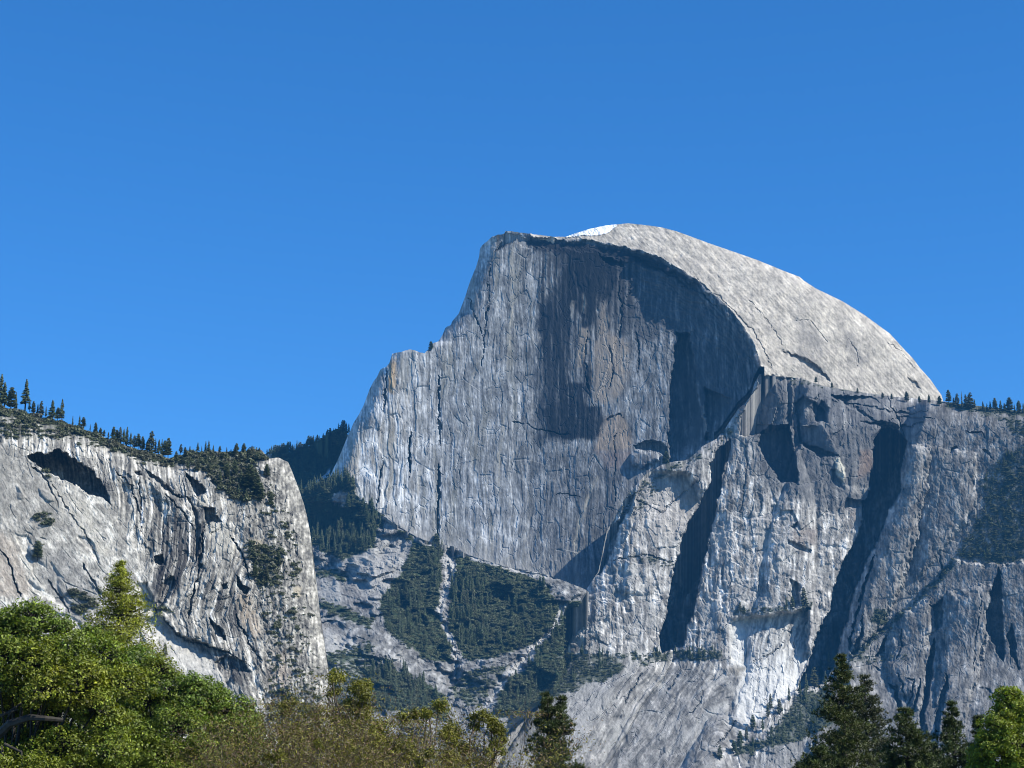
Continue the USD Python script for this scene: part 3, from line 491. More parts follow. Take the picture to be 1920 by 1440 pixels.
# the slab family of the left part runs down to the right; the right part hangs vertical
hx = np.interp(V, [700, 850, 1000, 1150, 1300, 1460], [-50, 50, 155, 250, 335, 420])
sl = U - hx * (0.62 + 0.38 * sst(-60, 240, U)) + 5 * fbm(U / 40, V / 60, 3, 69)                                          # >0: right of the great slab edge
edge2 = np.interp(V, [700, 860, 900, 950, 1010, 1100, 1200, 1300, 1400], [150, 215, 300, 360, 372, 392, 420, 500, 560])   # brow of the striped columns
rband = sst(-12, 14, U - np.interp(V, [820, 900, 980, 1060, 1150, 1260, 1380, 1440], [330, 400, 445, 470, 475, 500, 520, 530]) + 10 * fbm(U / 30, V / 30, 3, 71))
wx = U + 7 * fbm(U / 44, V / 70, 4, 72)
slab = (1 - rband) * sst(40, -20, U - np.interp(V, [800, 880, 930, 1000, 1080, 1200, 1300, 1440], [-80, 60, 200, 230, 270, 330, 420, 520]))
# round outline on the right
xr = np.interp(V, [840, 866, 905, 945, 1000, 1080, 1180, 1290, 1440], [492, 542, 556, 570, 582, 590, 604, 620, 632]) - U
D.Y += np.where(rband > 0.3, 46 * np.exp(-np.maximum(0, xr) / 22), 0) * 1.0
D.Y += 40 * np.exp(-np.maximum(0, V - D.top) / 26) * sst(500, 440, U)
s_a = fbm(sl / 10, V / 160, 4, 73); s_b = ridge(sl / 16, V / 200, 3, 74)
col = np.interp(V, [850, 950, 1050, 1150, 1300, 1440], [-20, 0, -5, -40, 10, 60])
cc = wx - col * 0.8
v_b = ridge(cc / 17, V / 170, 3, 75); v_a = fbm(cc / 6, V / 150, 4, 76)
colm = (1 - slab) * (1 - rband)
f1, e1 = facets(sl / 30, V / 100, 301, 0.45); f2, e2 = facets(wx / 13, V / 26, 311, 0.6); f3, e3 = facets(wx / 5.5, V / 9, 321, 0.65); f4, e4 = facets(cc / 22, V / 66, 331, 0.6)
jD = (1 - sst(0, 0.05, e1)) * slab * sst(0.2, 0.7, nz(U / 40, V / 60, 3, 305)) * 4.0 + (1 - sst(0, 0.09, e2)) * (1 - slab) * sst(-0.4, 0.4, nz(U / 30, V / 50, 3, 306)) * 2.5 + (1 - sst(0, 0.06, e4)) * colm * 2.0
D.Y += m * jD
rgh = 0.4 + 0.6 * sst(-0.3, 0.8, nz(U / 50, V / 50, 3, 70))
D.Y -= m * (slab * (0.5 * s_b + rgh * (2.4 * f2 + 1.2 * f3) * 0.8 + 6 * terr(1.3 * fbm(sl / 60, V / 140, 3, 77) + 3.3, 0.93) + 3.0 * fbm(sl / 16, V / 30, 5, 78, 0.6)) + colm * (1.8 * v_b + 5 * f4 + 2.4 * f2 + 1.2 * f3 + 5 * terr(2.6 * fbm(cc / 36, V / 80, 4, 79) + 4, 0.85) + 2 * fbm(cc / 9, V / 26, 5, 80, 0.62))
     + rband * (3 * ridge(wx / 12, V / 40, 4, 81) + 4 * terr(3 * fbm(wx / 40, V / 60, 4, 82) + 4) + 4.5 * f2 + 3.2 * f3 + 5 * fbm(wx / 10, V / 16, 5, 83, 0.65)) + 1.5 * fbm(U / 4, V / 6, 3, 84))
# great roofs and caves
R = D.recess
R([(52, 856), (60, 850), (75, 851), (92, 848), (110, 845), (127, 851), (147, 868), (173, 882), (190, 900), (200, 920), (206, 946), (190, 932), (170, 927), (150, 914), (133, 906), (117, 900), (97, 887), (80, 878), (67, 868)], 60, 2)
R([(345, 885), (360, 896), (377, 907), (391, 922), (368, 932), (360, 914), (350, 900)], 20, 1.6)
R([(382, 952), (402, 953), (405, 966), (417, 978), (387, 981)], 18, 1.6)
R([(286, 1044), (303, 1038), (308, 1056), (290, 1058)], 16, 2); R([(443, 1076), (452, 1094), (468, 1104), (460, 1116), (446, 1100)], 20, 1.6)
R([(391, 1154), (400, 1170), (414, 1176), (424, 1200), (408, 1192), (396, 1178)], 18, 2); R([(415, 1100), (425, 1094), (428, 1104), (418, 1108)], 10, 2)
R([(252, 884), (262, 882), (268, 892), (258, 896)], 10, 2); R([(272, 880), (282, 884), (300, 900), (320, 915), (345, 935), (330, 930), (300, 910), (280, 893)], 9, 2)
R([(290, 1130), (305, 1095), (320, 1080), (330, 1090), (318, 1115), (305, 1140), (292, 1150)], 9, 3)
R([(340, 900), (350, 930), (370, 960), (378, 1000), (370, 1050), (364, 1040), (368, 1000), (360, 960)], 10, 3)
R([(404, 1240), (425, 1228), (455, 1240), (470, 1262), (440, 1262), (428, 1290), (416, 1268)], 8, 3)
for pts, dep, w in [([(0, 1028), (12, 1044), (24, 1080), (36, 1115), (40, 1125)], 12, 3), ([(155, 1055), (175, 1090), (195, 1130)], 7, 3), ([(90, 1085), (110, 1115), (130, 1150)], 6, 3), ([(362, 1120), (372, 1080), (378, 1030), (384, 985)], 10, 3), ([(352, 1160), (358, 1130), (366, 1100)], 8, 3), ([(440, 1150), (460, 1190), (470, 1210), (490, 1240)], 8, 3),
    ([(215, 880), (245, 910), (262, 950), (266, 1000)], 7, 2.2), ([(263, 900), (262, 920), (268, 960)], 6, 2), ([(310, 925), (340, 955), (362, 990)], 7, 2.5), ([(100, 910), (130, 960), (160, 1000), (190, 1060)], 4, 2.2), ([(60, 870), (90, 905), (110, 950)], 5, 2.5), ([(300, 1150), (330, 1190), (380, 1210), (430, 1225), (470, 1250)], 7, 2.5), ([(430, 1000), (455, 1040), (470, 1090)], 8, 2.5)]:
    D.crack(pts, dep, w)
# a roof band between the slab and the hanging columns
D.stepline([(430, 1225), (380, 1205), (330, 1185), (296, 1148), (275, 1090)], 14, 60)
D.stepline([(372, 990), (360, 965), (330, 935), (290, 905), (255, 890), (215, 870)], -8, 40)
mot = fbm(U / 18, V / 22, 5, 85, 0.6)
base = 0.54 * slab + 0.38 * colm + 0.32 * rband
lg = slab * (0.20 * nz(sl / 7, V / 260, 4, 73) * sst(-0.8, 0.6, nz(U / 80, V / 60, 3, 68)) + 0.07 * nz(sl / 2.3, V / 60, 3, 72)) + colm * (0.38 * nz(cc / 6, V / 150, 4, 76) + 0.22 * nz(cc / 2.6, V / 90, 3, 75)) + rband * (0.24 * nz(wx / 5, V / 46, 4, 86) + 0.2 * nz(U / 5, V / 6, 3, 87))
tone = base * np.exp(lg + 0.22 * nz(U / 18, V / 22, 5, 85, 0.64) + 0.10 * nz(U / 3, V / 4, 2, 89))
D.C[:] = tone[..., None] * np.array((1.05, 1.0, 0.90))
D.C *= (1 - 0.12 * np.clip(1 - tone / 0.3, 0, 1)[..., None] * np.array((1, 0.6, -0.4)))
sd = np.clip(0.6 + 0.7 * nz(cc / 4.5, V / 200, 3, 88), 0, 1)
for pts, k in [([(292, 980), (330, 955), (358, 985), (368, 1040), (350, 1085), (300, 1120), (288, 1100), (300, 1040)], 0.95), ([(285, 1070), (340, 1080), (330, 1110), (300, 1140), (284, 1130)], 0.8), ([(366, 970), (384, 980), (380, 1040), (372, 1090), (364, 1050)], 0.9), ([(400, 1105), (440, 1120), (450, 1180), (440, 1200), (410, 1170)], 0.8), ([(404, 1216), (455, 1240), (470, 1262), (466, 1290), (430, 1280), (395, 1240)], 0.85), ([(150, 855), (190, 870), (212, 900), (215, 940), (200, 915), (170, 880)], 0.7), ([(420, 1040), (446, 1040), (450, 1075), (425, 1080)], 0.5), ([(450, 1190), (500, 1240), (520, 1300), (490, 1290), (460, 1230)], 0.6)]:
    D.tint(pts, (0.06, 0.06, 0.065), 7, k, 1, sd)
D.tint([(90, 905), (120, 925), (165, 940), (180, 990), (210, 1040), (190, 1040), (150, 1000), (110, 960)], (0.62, 0.58, 0.50), 7, 0.7)
D.tint([(370, 932), (391, 924), (390, 952), (374, 950)], (0.62, 0.58, 0.50), 3, 0.9); D.tint([(388, 981), (417, 978), (436, 1010), (445, 1035), (395, 1030)], (0.58, 0.55, 0.48), 4, 0.75)
D.tint([(0, 990), (30, 1020), (50, 1080), (60, 1120), (-60, 1120), (-60, 980)], (0.48, 0.41, 0.34), 10, 0.7)
D.tint([(440, 1110), (470, 1115), (490, 1180), (480, 1200), (450, 1160)], (0.46, 0.36, 0.26), 6, 0.5); D.tint([(510, 1220), (540, 1230), (540, 1290), (505, 1300)], (0.42, 0.33, 0.26), 14, 0.4)
D.tint([(470, 1010), (490, 1010), (490, 1035), (472, 1035)], (0.55, 0.48, 0.36), 3, 0.7); D.tint([(550, 1100), (565, 1100), (565, 1118), (552, 1120)], (0.55, 0.48, 0.36), 3, 0.7)
D.tint([(230, 1060), (300, 1160), (400, 1240), (440, 1290), (400, 1290), (320, 1240), (260, 1150), (200, 1060)], (0.60, 0.58, 0.54), 10, 0.6)
D.tint([(60, 1020), (130, 1030), (190, 1130), (150, 1170), (80, 1100)], (0.25, 0.245, 0.24), 14, 0.6); D.tint([(-100, 800), (60, 850), (90, 910), (150, 1000), (60, 1010), (-100, 940)], (0.27, 0.26, 0.24), 14, 0.5)
for pts, w, k in [([(105, 925), (140, 985), (170, 1030), (200, 1060)], 3, 0.7), ([(120, 925), (155, 970), (178, 1020)], 2.5, 0.7), ([(185, 1085), (205, 1115), (222, 1140)], 4, 0.7), ([(175, 1090), (190, 1115), (205, 1140)], 3, -0.0)]:
    D.streak(pts, (0.68, 0.65, 0.60), w, k)
W = D.weigh
W([(-200, 690), (0, 750), (120, 785), (200, 812), (300, 845), (330, 860), (300, 862), (200, 830), (120, 802), (0, 780), (-200, 740)], 0.95, 5)
D.veg = np.maximum(D.veg, 0.95 * np.exp(-((V - D.top - 6) / 15) ** 2) * (U < 488))
W([(-200, 700), (0, 760), (120, 790), (200, 822), (300, 855), (330, 870), (260, 862), (180, 838), (100, 822), (60, 830), (0, 815), (-200, 790)], 0.55, 8)
W([(310, 850), (480, 846), (500, 862), (470, 880), (500, 930), (490, 945), (440, 940), (400, 905), (370, 880), (330, 872)], 0.72, 7)
W([(460, 1010), (530, 1020), (530, 1080), (510, 1110), (480, 1100)], 0.6, 7); W([(66, 960), (95, 960), (95, 990), (75, 985)], 0.6, 5); W([(64, 1015), (80, 1018), (76, 1050), (66, 1045)], 0.8, 4); W([(130, 1110), (175, 1115), (180, 1140), (140, 1150)], 0.6, 5)
W([(80, 878), (100, 885), (96, 905), (82, 895)], 0.7, 4); W([(286, 1130), (310, 1140), (330, 1150), (300, 1150)], 0.6, 4); W([(490, 880), (560, 1000), (600, 1250), (610, 1400), (520, 1400), (500, 1200), (470, 1000)], 0.27, 10)
W([(500, 1290), (600, 1280), (610, 1400), (520, 1400)], 0.45, 10)
gv = np.clip(D.veg * 1.1 + 0.7 * mot * (D.veg > 0.1), 0, 1); D.veg = gv
blend(D.C, GREEN * 1.4, sst(0.4, 0.85, gv) * 0.6)
D.cut()
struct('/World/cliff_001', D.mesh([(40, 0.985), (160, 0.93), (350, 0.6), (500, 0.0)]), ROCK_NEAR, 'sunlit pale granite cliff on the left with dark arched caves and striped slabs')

# ------------------------------------------------------------------ valley floor
gm = usdkit.material(stage, '/World/Looks/meadow', {'g': ('geometry', {}), 'n': ('noise_texture', {'scale': 0.15, 'detail': 8.0, 'roughness': 0.7}), 'r': ('rgb_ramp', {'ramp': [(0.3, (0.05, 0.07, 0.02)), (0.7, (0.12, 0.12, 0.05))]}), 'p': ('principled_bsdf', {'roughness': 0.9})},
    [('g.position', 'n.vector'), ('n.fac', 'r.fac'), ('r.color', 'p.base_color')], surface='p.BSDF')
gx, gy = np.meshgrid(np.linspace(-11500, 11500, 60), np.linspace(-7500, 15500, 60)); gi = np.arange(3600).reshape(60, 60)
gq = np.stack([gi[:-1, :-1].ravel(), gi[:-1, 1:].ravel(), gi[1:, 1:].ravel(), gi[1:, :-1].ravel()], 1)
usdkit.mesh(stage, '/World/ground', (np.stack([gx.ravel(), gy.ravel(), gx.ravel() * 0], 1), gq), gm).GetPrim().SetCustomDataByKey('kind', 'structure')

# ------------------------------------------------------------------ naming
_used = {}
def path_for(name, parent='/World'):
    k = (parent, name); n = _used.get(k, 0); _used[k] = n + 1
    return f'{parent}/{name}' + (f'_{n:03d}' if n else '')
def tag(p, label, cat, group=None, kind=None):
    if label: p.SetCustomDataByKey('label', label)
    if cat: p.SetCustomDataByKey('category', cat)
    if group: p.SetCustomDataByKey('group', group)
    if kind: p.SetCustomDataByKey('kind', kind)
    return p
def thing(name, label, cat, loc=(0, 0, 0), group=None, rz=0, sc=(1, 1, 1), ref=None):
    x = UsdGeom.Xform.Define(stage, path_for(name))
    x.AddTranslateOp().Set(Gf.Vec3d(*map(float, loc))); x.AddRotateZOp().Set(float(rz))
    if sc != (1, 1, 1): x.AddScaleOp().Set(Gf.Vec3f(*map(float, sc)))
    p = x.GetPrim()
    if ref: p.GetReferences().AddInternalReference(ref); p.SetInstanceable(True)
    return tag(p, label, cat, group)
def part(name, VFC, mat, parent):
    par = str(parent.GetPath()) if hasattr(parent, 'GetPath') else parent
    V, F, C = VFC
    m = usdkit.mesh(stage, path_for(name, par), (V, F), mat)
    if C is not None:
        UsdGeom.PrimvarsAPI(m).CreatePrimvar('albedo', Sdf.ValueTypeNames.Color3fArray, 'vertex').Set(Vt.Vec3fArray.FromNumpy(np.asarray(C, np.float32)))
    return m.GetPrim()

# ------------------------------------------------------------------ vegetation kit
def leaf_mat(name, trans=0.3):
    return usdkit.material(stage, '/World/Looks/' + name, {'a': ('attribute', {'attribute': 'albedo'}), 'h': ('hsv', {'value': 1.5, 'saturation': 1.1}), 'd': ('principled_bsdf', {'roughness': 0.5, 'specular_ior_level': 0.35}), 't': ('translucent_bsdf', {}), 'm': ('mix_closure', {'fac': trans})},
        [('a.color', 'd.base_color'), ('a.color', 'h.color'), ('h.color', 't.color'), ('d.BSDF', 'm.closure1'), ('t.BSDF', 'm.closure2')], surface='m.closure')
LEAF, NEEDLE = leaf_mat('leaf', 0.28), leaf_mat('needle', 0.12)
def bark_mat(name, a, b):
    return usdkit.material(stage, '/World/Looks/' + name, {'g': ('geometry', {}), 'm': ('mapping', {'scale': (9, 9, 2)}), 'n': ('noise_texture', {'scale': 1.0, 'detail': 5.0}), 'r': ('rgb_ramp', {'ramp': [(0.3, a), (0.7, b)]}), 'p': ('principled_bsdf', {'roughness': 0.9})},
        [('g.position', 'm.vector'), ('m.vector', 'n.vector'), ('n.fac', 'r.fac'), ('r.color', 'p.base_color')], surface='p.BSDF')
BARK, TWIG = bark_mat('dark_bark', (0.012, 0.010, 0.008), (0.035, 0.03, 0.025)), bark_mat('twig_bark', (0.05, 0.04, 0.03), (0.10, 0.08, 0.06))
def unit(a): return a / np.maximum(np.linalg.norm(a, axis=-1, keepdims=True), 1e-9)
class MB:
    def __init__(s): s.v, s.f, s.n = [], [], 0
    def add(s, v, f): s.v.append(np.asarray(v, float)); s.f.append(np.asarray(f) + s.n); s.n += len(v)
    def tube(s, P, R, k=6):
        P = np.asarray(P, float); R = np.asarray(R, float); n = len(P)
        T = unit(np.gradient(P, axis=0)); up = np.where(np.abs(T[:, 2:3]) > 0.9, [[1.0, 0, 0]], [[0, 0, 1.0]])
        X = unit(np.cross(T, up)); Y = np.cross(T, X); a = np.linspace(0, 2 * np.pi, k, endpoint=False)
        v = P[:, None] + R[:, None, None] * (np.cos(a)[None, :, None] * X[:, None] + np.sin(a)[None, :, None] * Y[:, None])
        i = np.arange(n * k).reshape(n, k); q = np.stack([i[:-1], np.roll(i, -1, 1)[:-1], np.roll(i, -1, 1)[1:], i[1:]], -1).reshape(-1, 4)
        s.add(v.reshape(-1, 3), np.vstack([q[:, [0, 1, 2]], q[:, [0, 2, 3]]]))
    def out(s): return np.vstack(s.v), np.vstack(s.f), None
def leaf_cloud(cen, out, size, rng, col, aspect=0.55, jit=0.25, spread=0.9, up=0.35):
    """one folded leaf-sized quad per centre"""
    n = len(cen); nrm = unit(out * 0.7 + np.array([0, 0, up]) + spread * rng.normal(size=(n, 3)) * 0.6)
    a = unit(np.cross(nrm, rng.normal(size=(n, 3)))); b = np.cross(nrm, a); L = size * rng.uniform(0.6, 1.3, (n, 1)); W = L * aspect
    V = np.stack([cen - a * L, cen - b * W + nrm * L * 0.12, cen + a * L, cen + b * W + nrm * L * 0.12], 1).reshape(-1, 3)
    i = np.arange(n) * 4; F = np.vstack([np.stack([i, i + 1, i + 2], 1), np.stack([i, i + 2, i + 3], 1)])
    c = col * np.exp(jit * rng.normal(size=(n, 1)))
    return V, F, np.repeat(np.clip(c, 0.004, 0.6), 4, 0)
def join(parts):
    v, f, c, n = [], [], [], 0
    for V, F, C in parts: v.append(V); f.append(F + n); c.append(C); n += len(V)
    return np.vstack(v), np.vstack(f), np.vstack(c)

# far conifers and bushes: one of each kind, copied
def far_conifer(seed, wide, h=20.0, sparse=1.0, rounded=0.0, col=(0.058, 0.075, 0.032)):
    rng = np.random.default_rng(seed); t = MB(); lean = rng.normal(size=2) * 0.01 * h
    t.tube([(0, 0, -2), (lean[0] * .5, lean[1] * .5, h * 0.5), (lean[0], lean[1], h * 0.99)], [0.35, 0.22, 0.03], 5)
    V, F, C = [], [], []
    z = h * rng.uniform(0.10, 0.2)
    while z < h * 0.985:
        q = z / h; r = wide * ((1 - q) ** (0.75 - 0.4 * rounded) * min(1, 0.5 + 2.4 * q)) + 0.15
        nb = max(3, int((5 + 4 * rng.random()) * sparse))
        for k in range(nb):
            a = rng.uniform(0, 6.283); L = r * rng.uniform(0.55, 1.15)
            d = np.array([math.cos(a), math.sin(a), 0]); sd = np.array([-d[1], d[0], 0]); w = 0.20 * L + 0.3
            b = np.array([lean[0] * q, lean[1] * q, z]); drop = -0.25 * L + rounded * 0.35 * L
            mid = b + d * L * 0.55 + (0, 0, drop * 0.3); tip = b + d * L + (0, 0, drop)
            n = len(V) * 1; base = len(V)
            V += [b + (0, 0, 0.25), mid + sd * w, tip, mid - sd * w, mid + (0, 0, 0.5 + 0.1 * L), mid - (0, 0, 0.35 + 0.1 * L)]
            F += [(base, base + 1, base + 4), (base + 1, base + 2, base + 4), (base + 2, base + 3, base + 4), (base + 3, base, base + 4), (base, base + 5, base + 1), (base + 1, base + 5, base + 2), (base + 2, base + 5, base + 3), (base + 3, base + 5, base)]
            C += [np.array(col) * math.exp(0.3 * rng.normal())] * 6
        z += h * rng.uniform(0.028, 0.05)
    return t.out(), (np.array(V), np.array(F), np.array(C))
def far_bush(seed, col=(0.075, 0.088, 0.04), flat=0.75):
    rng = np.random.default_rng(seed); n = 230; d = unit(rng.normal(size=(n, 3))); d[:, 2] = np.abs(d[:, 2]) * flat - 0.1
    lob = 1 + 0.35 * np.sin(3 * np.arctan2(d[:, 1], d[:, 0]) + seed) * np.cos(4 * d[:, 2] + seed)
    p = d * (rng.uniform(0.55, 1.0, (n, 1)) * lob[:, None])
    return leaf_cloud(p + (0, 0, 0.1), d, 0.17, rng, np.array(col), 0.8, 0.28)
KINDS = {}
def kind(name, trunk, crown):
    p = stage.CreateClassPrim('/World/' + name); pp = '/World/' + name
    if trunk is not None: part('trunk', trunk, BARK, pp)
    part('crown' if trunk is not None else 'foliage', crown, NEEDLE, pp)
    KINDS[name] = pp
for k, (nm, w, sp_, rd) in enumerate([('spire_fir', 3.0, 1.0, 0.0), ('slender_fir', 2.2, 0.9, 0.0), ('broad_pine', 4.0, 1.1, 0.9), ('ragged_pine', 3.4, 0.7, 0.6)]):
    kind(nm, *far_conifer(40 + k, w, 20.0, sp_, rd, [(0.058, 0.072, 0.03), (0.05, 0.066, 0.03), (0.062, 0.074, 0.03), (0.066, 0.072, 0.035)][k]))
for k in range(3): kind(['round_bush', 'low_bush', 'grey_bush'][k], None, far_bush(60 + k, [(0.062, 0.07, 0.03), (0.07, 0.075, 0.036), (0.075, 0.075, 0.045)][k], [0.9, 0.6, 0.8][k]))
FIRS = ['spire_fir', 'slender_fir', 'broad_pine', 'ragged_pine']; BUSHES = ['round_bush', 'low_bush', 'grey_bush']
RG = random.Random(5)
def far_tree(L, u, vb, vt, label, group=None, kd=None, name='conifer_tree', cat='tree', fat=1.0, Y=None):
    fat *= RG.uniform(1.1, 1.75)
    if Y is None: Y = float(L.Yat(u, min(vb, 1440)))
    p = at(u, vb, Y - 1.0); hgt = float(at(u, vt, Y - 1.0)[2] - p[2])
    k = kd or RG.choice(FIRS); sc = hgt / 20.0
    return thing(name, label, cat, p, group, RG.uniform(0, 360), (sc * fat, sc * fat, sc), KINDS[k])
def rowd(L, lst, label, group):
    for q in lst:
        u, vt, vb = q[:3]; lab = q[3] if len(q) > 3 and q[3] else None
        far_tree(L, u, vb, vt, lab or (label(u, vb) if callable(label) else label), None if lab else (group(u, vb) if callable(group) else group), q[4] if len(q) > 4 else None, fat=q[5] if len(q) > 5 else 1.0)
zone = lambda u: 'above the big cave' if u < 125 else 'where it slopes down' if u < 265 else 'in the dip above the small caves' if u < 330 else 'on the brushy cliff nose'
LABD, GRD = (lambda u, v: 'small dark conifer on the left cliff rim ' + zone(u)), (lambda u, v: 'rim conifers ' + zone(u))
rowd(D, [(1, 701, 765, 'tall dark conifer cut by the left picture edge on the cliff rim', 'spire_fir'), (8, 716, 766), (20, 726, 768, 'bushy dark conifer second tallest at the far left of the cliff rim', 'broad_pine'), (29, 735, 772), (47, 711, 766, 'tall pointed spire conifer standing clear at the far left of the cliff rim', 'spire_fir', 1.15), (55, 745, 770), (62, 752, 776), (77, 751, 780), (70, 757, 778), (86, 762, 782),
    (97, 750, 790, 'left one of a close pair of pointed conifers on the left cliff rim', 'spire_fir', 1.2), (116, 748, 790, 'right one of a close pair of pointed conifers on the left cliff rim', 'spire_fir', 1.1), (108, 764, 788), (136, 780, 800), (149, 779, 802), (156, 782, 802), (169, 795, 808), (179, 792, 812, None, 'broad_pine'), (188, 802, 818), (195, 806, 820), (203, 810, 822),
    (212, 800, 830, None, 'broad_pine'), (219, 806, 830), (225, 800, 834), (231, 804, 834), (237, 800, 836, None, 'slender_fir'), (245, 811, 838), (252, 816, 840), (259, 813, 842), (267, 818, 846), (283, 807, 852, 'open-topped pine with a rounded crown on the left cliff rim', 'ragged_pine', 1.3), (276, 826, 848), (291, 822, 852), (297, 824, 854), (303, 823, 854), (309, 826, 858), (315, 821, 858, None, 'broad_pine'),
    (339, 832, 850), (347, 838, 852), (356, 836, 850), (371, 829, 848), (378, 836, 850), (385, 827, 850), (391, 826, 850), (400, 834, 852), (412, 836, 852, None, 'broad_pine'), (425, 838, 852), (443, 831, 856, None, 'broad_pine'), (457, 831, 852, None, 'broad_pine'), (472, 835, 854), (480, 838, 852), (486, 839, 850),
    (309, 1204, 1233, 'lone small grey conifer on the bare slab beside the foreground cedar', 'ragged_pine')], LABD, GRD)
rowd(D, [(468, 870, 920, 'dense dark conifer in the middle of the brushy slope above the caves', 'broad_pine', 1.2), (440, 862, 895, None, 'broad_pine'), (452, 880, 915), (481, 885, 925), (489, 905, 940, None, 'broad_pine'), (425, 870, 900), (412, 880, 908), (500, 870, 895), (508, 925, 950), (392, 868, 890), (371, 862, 884), (352, 858, 880), (330, 846, 868), (522, 1035, 1062, 'dark pine on the ledge of the rough cliff band', 'broad_pine'), (484, 1018, 1040), (478, 1058, 1085, None, 'broad_pine'), (500, 1062, 1090), (70, 1018, 1050, 'upright dark shrub-like conifer alone on the pale left slab', 'broad_pine', 1.3), (430, 890, 914), (447, 905, 932), (462, 918, 944)],
     'small dark conifer scattered on the brushy slope of the left cliff', 'conifers on the slope of the left cliff')
rng = np.random.default_rng(8)
LABB, GRB = 'dark conifer on the skyline of the wooded ridge left of the dome', 'conifers on the skyline of the wooded ridge'
ridge_top = curve([(500, 833), (520, 834), (540, 828), (558, 826), (570, 828), (582, 814), (600, 815), (622, 800), (640, 789), (650, 785), (657, 792)])
for i in range(40):
    u = 500 + 156 * (i + 0.5 * rng.random()) / 40; vt = float(ridge_top(u)) + rng.uniform(-2, 9)
    far_tree(B, u, vt + rng.uniform(18, 27), vt, LABB, GRB)
for q in [(1779, 731, 756, 'bushy round-crowned pine next to the foot of the bright dome skyline', 'broad_pine', 1.3), (1795, 737, 762), (1788, 745, 760), (1804, 734, 762, 'thin sparse snag-like pine on the right skyline', 'slender_fir', 0.5), (1811, 739, 764), (1820, 735, 767, 'flat-topped pine on the right skyline', 'ragged_pine', 1.3), (1828, 748, 766), (1843, 752, 770), (1851, 756, 770), (1857, 752, 770), (1866, 746, 770, 'broad pine with pointed top on the right skyline', 'broad_pine', 1.2), (1877, 750, 772), (1884, 756, 772), (1893, 745, 772, None, 'broad_pine', 1.3), (1903, 758, 774), (1911, 751, 775, None, 'broad_pine', 1.2), (1919, 756, 776)]:
    far_tree(C, q[0], q[2], q[1], q[3] if len(q) > 3 and q[3] else 'small dark pine on the right skyline beside the dome', None if len(q) > 3 and q[3] else 'pines on the right skyline', q[4] if len(q) > 4 else None, fat=q[5] if len(q) > 5 else 1.1)
for q in [(1700, 734, 754), (1724, 742, 756), (1742, 740, 757), (1762, 742, 760), (1672, 738, 750), (1655, 736, 747), (1608, 727, 738), (1530, 706, 718), (1445, 690, 702), (1560, 716, 728), (1488, 700, 708)]:
    far_tree(C, q[0], q[2], q[1], 'tiny dark pine on the ledge at the foot of the bright dome', 'pines on the ledge under the dome', 'broad_pine', fat=1.1)
for q in [(818, 1000, 1030, A, 'dark pine at the foot of the long vertical crack in the sheer face'), (808, 640, 656, A, 'lone dark pine in the skyline notch of the dome shoulder'), (1249, 846, 872, A, 'dark pine in the corner at the foot of the shaded recess')]:
    far_tree(q[3], q[0], q[2], q[1], q[4], None, 'broad_pine', fat=1.2)
LABG, GRG = 'small dark conifer at the foot of the big right-hand gully', 'conifers at the foot of the right gully'
for q in [(1555, 1222, 1262), (1540, 1235, 1275), (1570, 1230, 1262), (1527, 1250, 1290), (1512, 1262, 1300), (1480, 1285, 1315), (1500, 1275, 1306), (1445, 1300, 1330), (1440, 1318, 1346), (1412, 1340, 1368), (1462, 1310, 1340), (1388, 1370, 1398), (1350, 1396, 1424), (1430, 1345, 1372), (1548, 1258, 1300), (1510, 1290, 1325), (1400, 1362, 1388), (1376, 1388, 1412)]:
    far_tree(C, q[0], q[2], q[1], LABG, GRG, None)
for q in [(1508, 1100, 1138), (1513, 1112, 1142), (1486, 1118, 1142), (1388, 1128, 1150), (1395, 1134, 1154), (1475, 1118, 1140)]:
    far_tree(C, q[0], q[2], q[1], 'small dark conifer on the ledge above the white streaked slab', 'conifers on the ledge above the white slab', None)

def scatter(L, n, thr, lo, hi, seed, u0=-1e9, u1=1e9, v0=-1e9, v1=1e9, sizef=None):
    rng = np.random.default_rng(seed); w = np.where((L.veg > thr) & (L.raw > L.top[None, :] + 2) & (L.U > u0) & (L.U < u1) & (L.V > v0) & (L.V < v1), L.veg ** 1.5, 0).ravel()
    if w.sum() == 0: return []
    idx = rng.choice(len(w), n, p=w / w.sum()); out = []
    for i in idx:
        p = L.P.reshape(-1, 3)[i]; out.append((p, rng.uniform(lo, hi) * (0.7 + 0.6 * L.veg.ravel()[i]), L.U.ravel()[i], L.V.ravel()[i]))
    return out
# brush one can tell apart on the near cliff: single bushes
def bush_label(u, v):
    if v < D.top[int((u - D.u0) / D.st)] + 26 and u < 330: return 'low dark bush on the bouldery rim above the big arched cave', 'bushes on the rim above the big cave'
    if u < 330: return 'low dark bush in a crack of the pale slabs below the big cave', 'bushes in cracks of the pale slabs'
    if v < 890: return 'dark green bush on the brushy top of the cliff nose', 'bushes on the top of the cliff nose'
    if v < 1000: return 'dark green bush on the brushy slope right of the small caves', 'bushes on the slope right of the small caves'
    if v < 1130: return 'dark bush on the ledges halfway down the rough cliff band', 'bushes halfway down the rough cliff band'
    return 'dark bush low on the rough cliff band above the leafless trees', 'bushes low on the rough cliff band'
for p, r, u, v in sorted(scatter(D, 560, 0.32, 1.6, 4.6, 21, -5, 640), key=lambda q: -q[1])[:290]:
    bl_, bg_ = bush_label(u, v)
    thing('shrub', bl_, 'shrub', p, bg_, RG.uniform(0, 360), (r, r, r * RG.uniform(0.7, 1.1)), KINDS[RG.choice(BUSHES)])
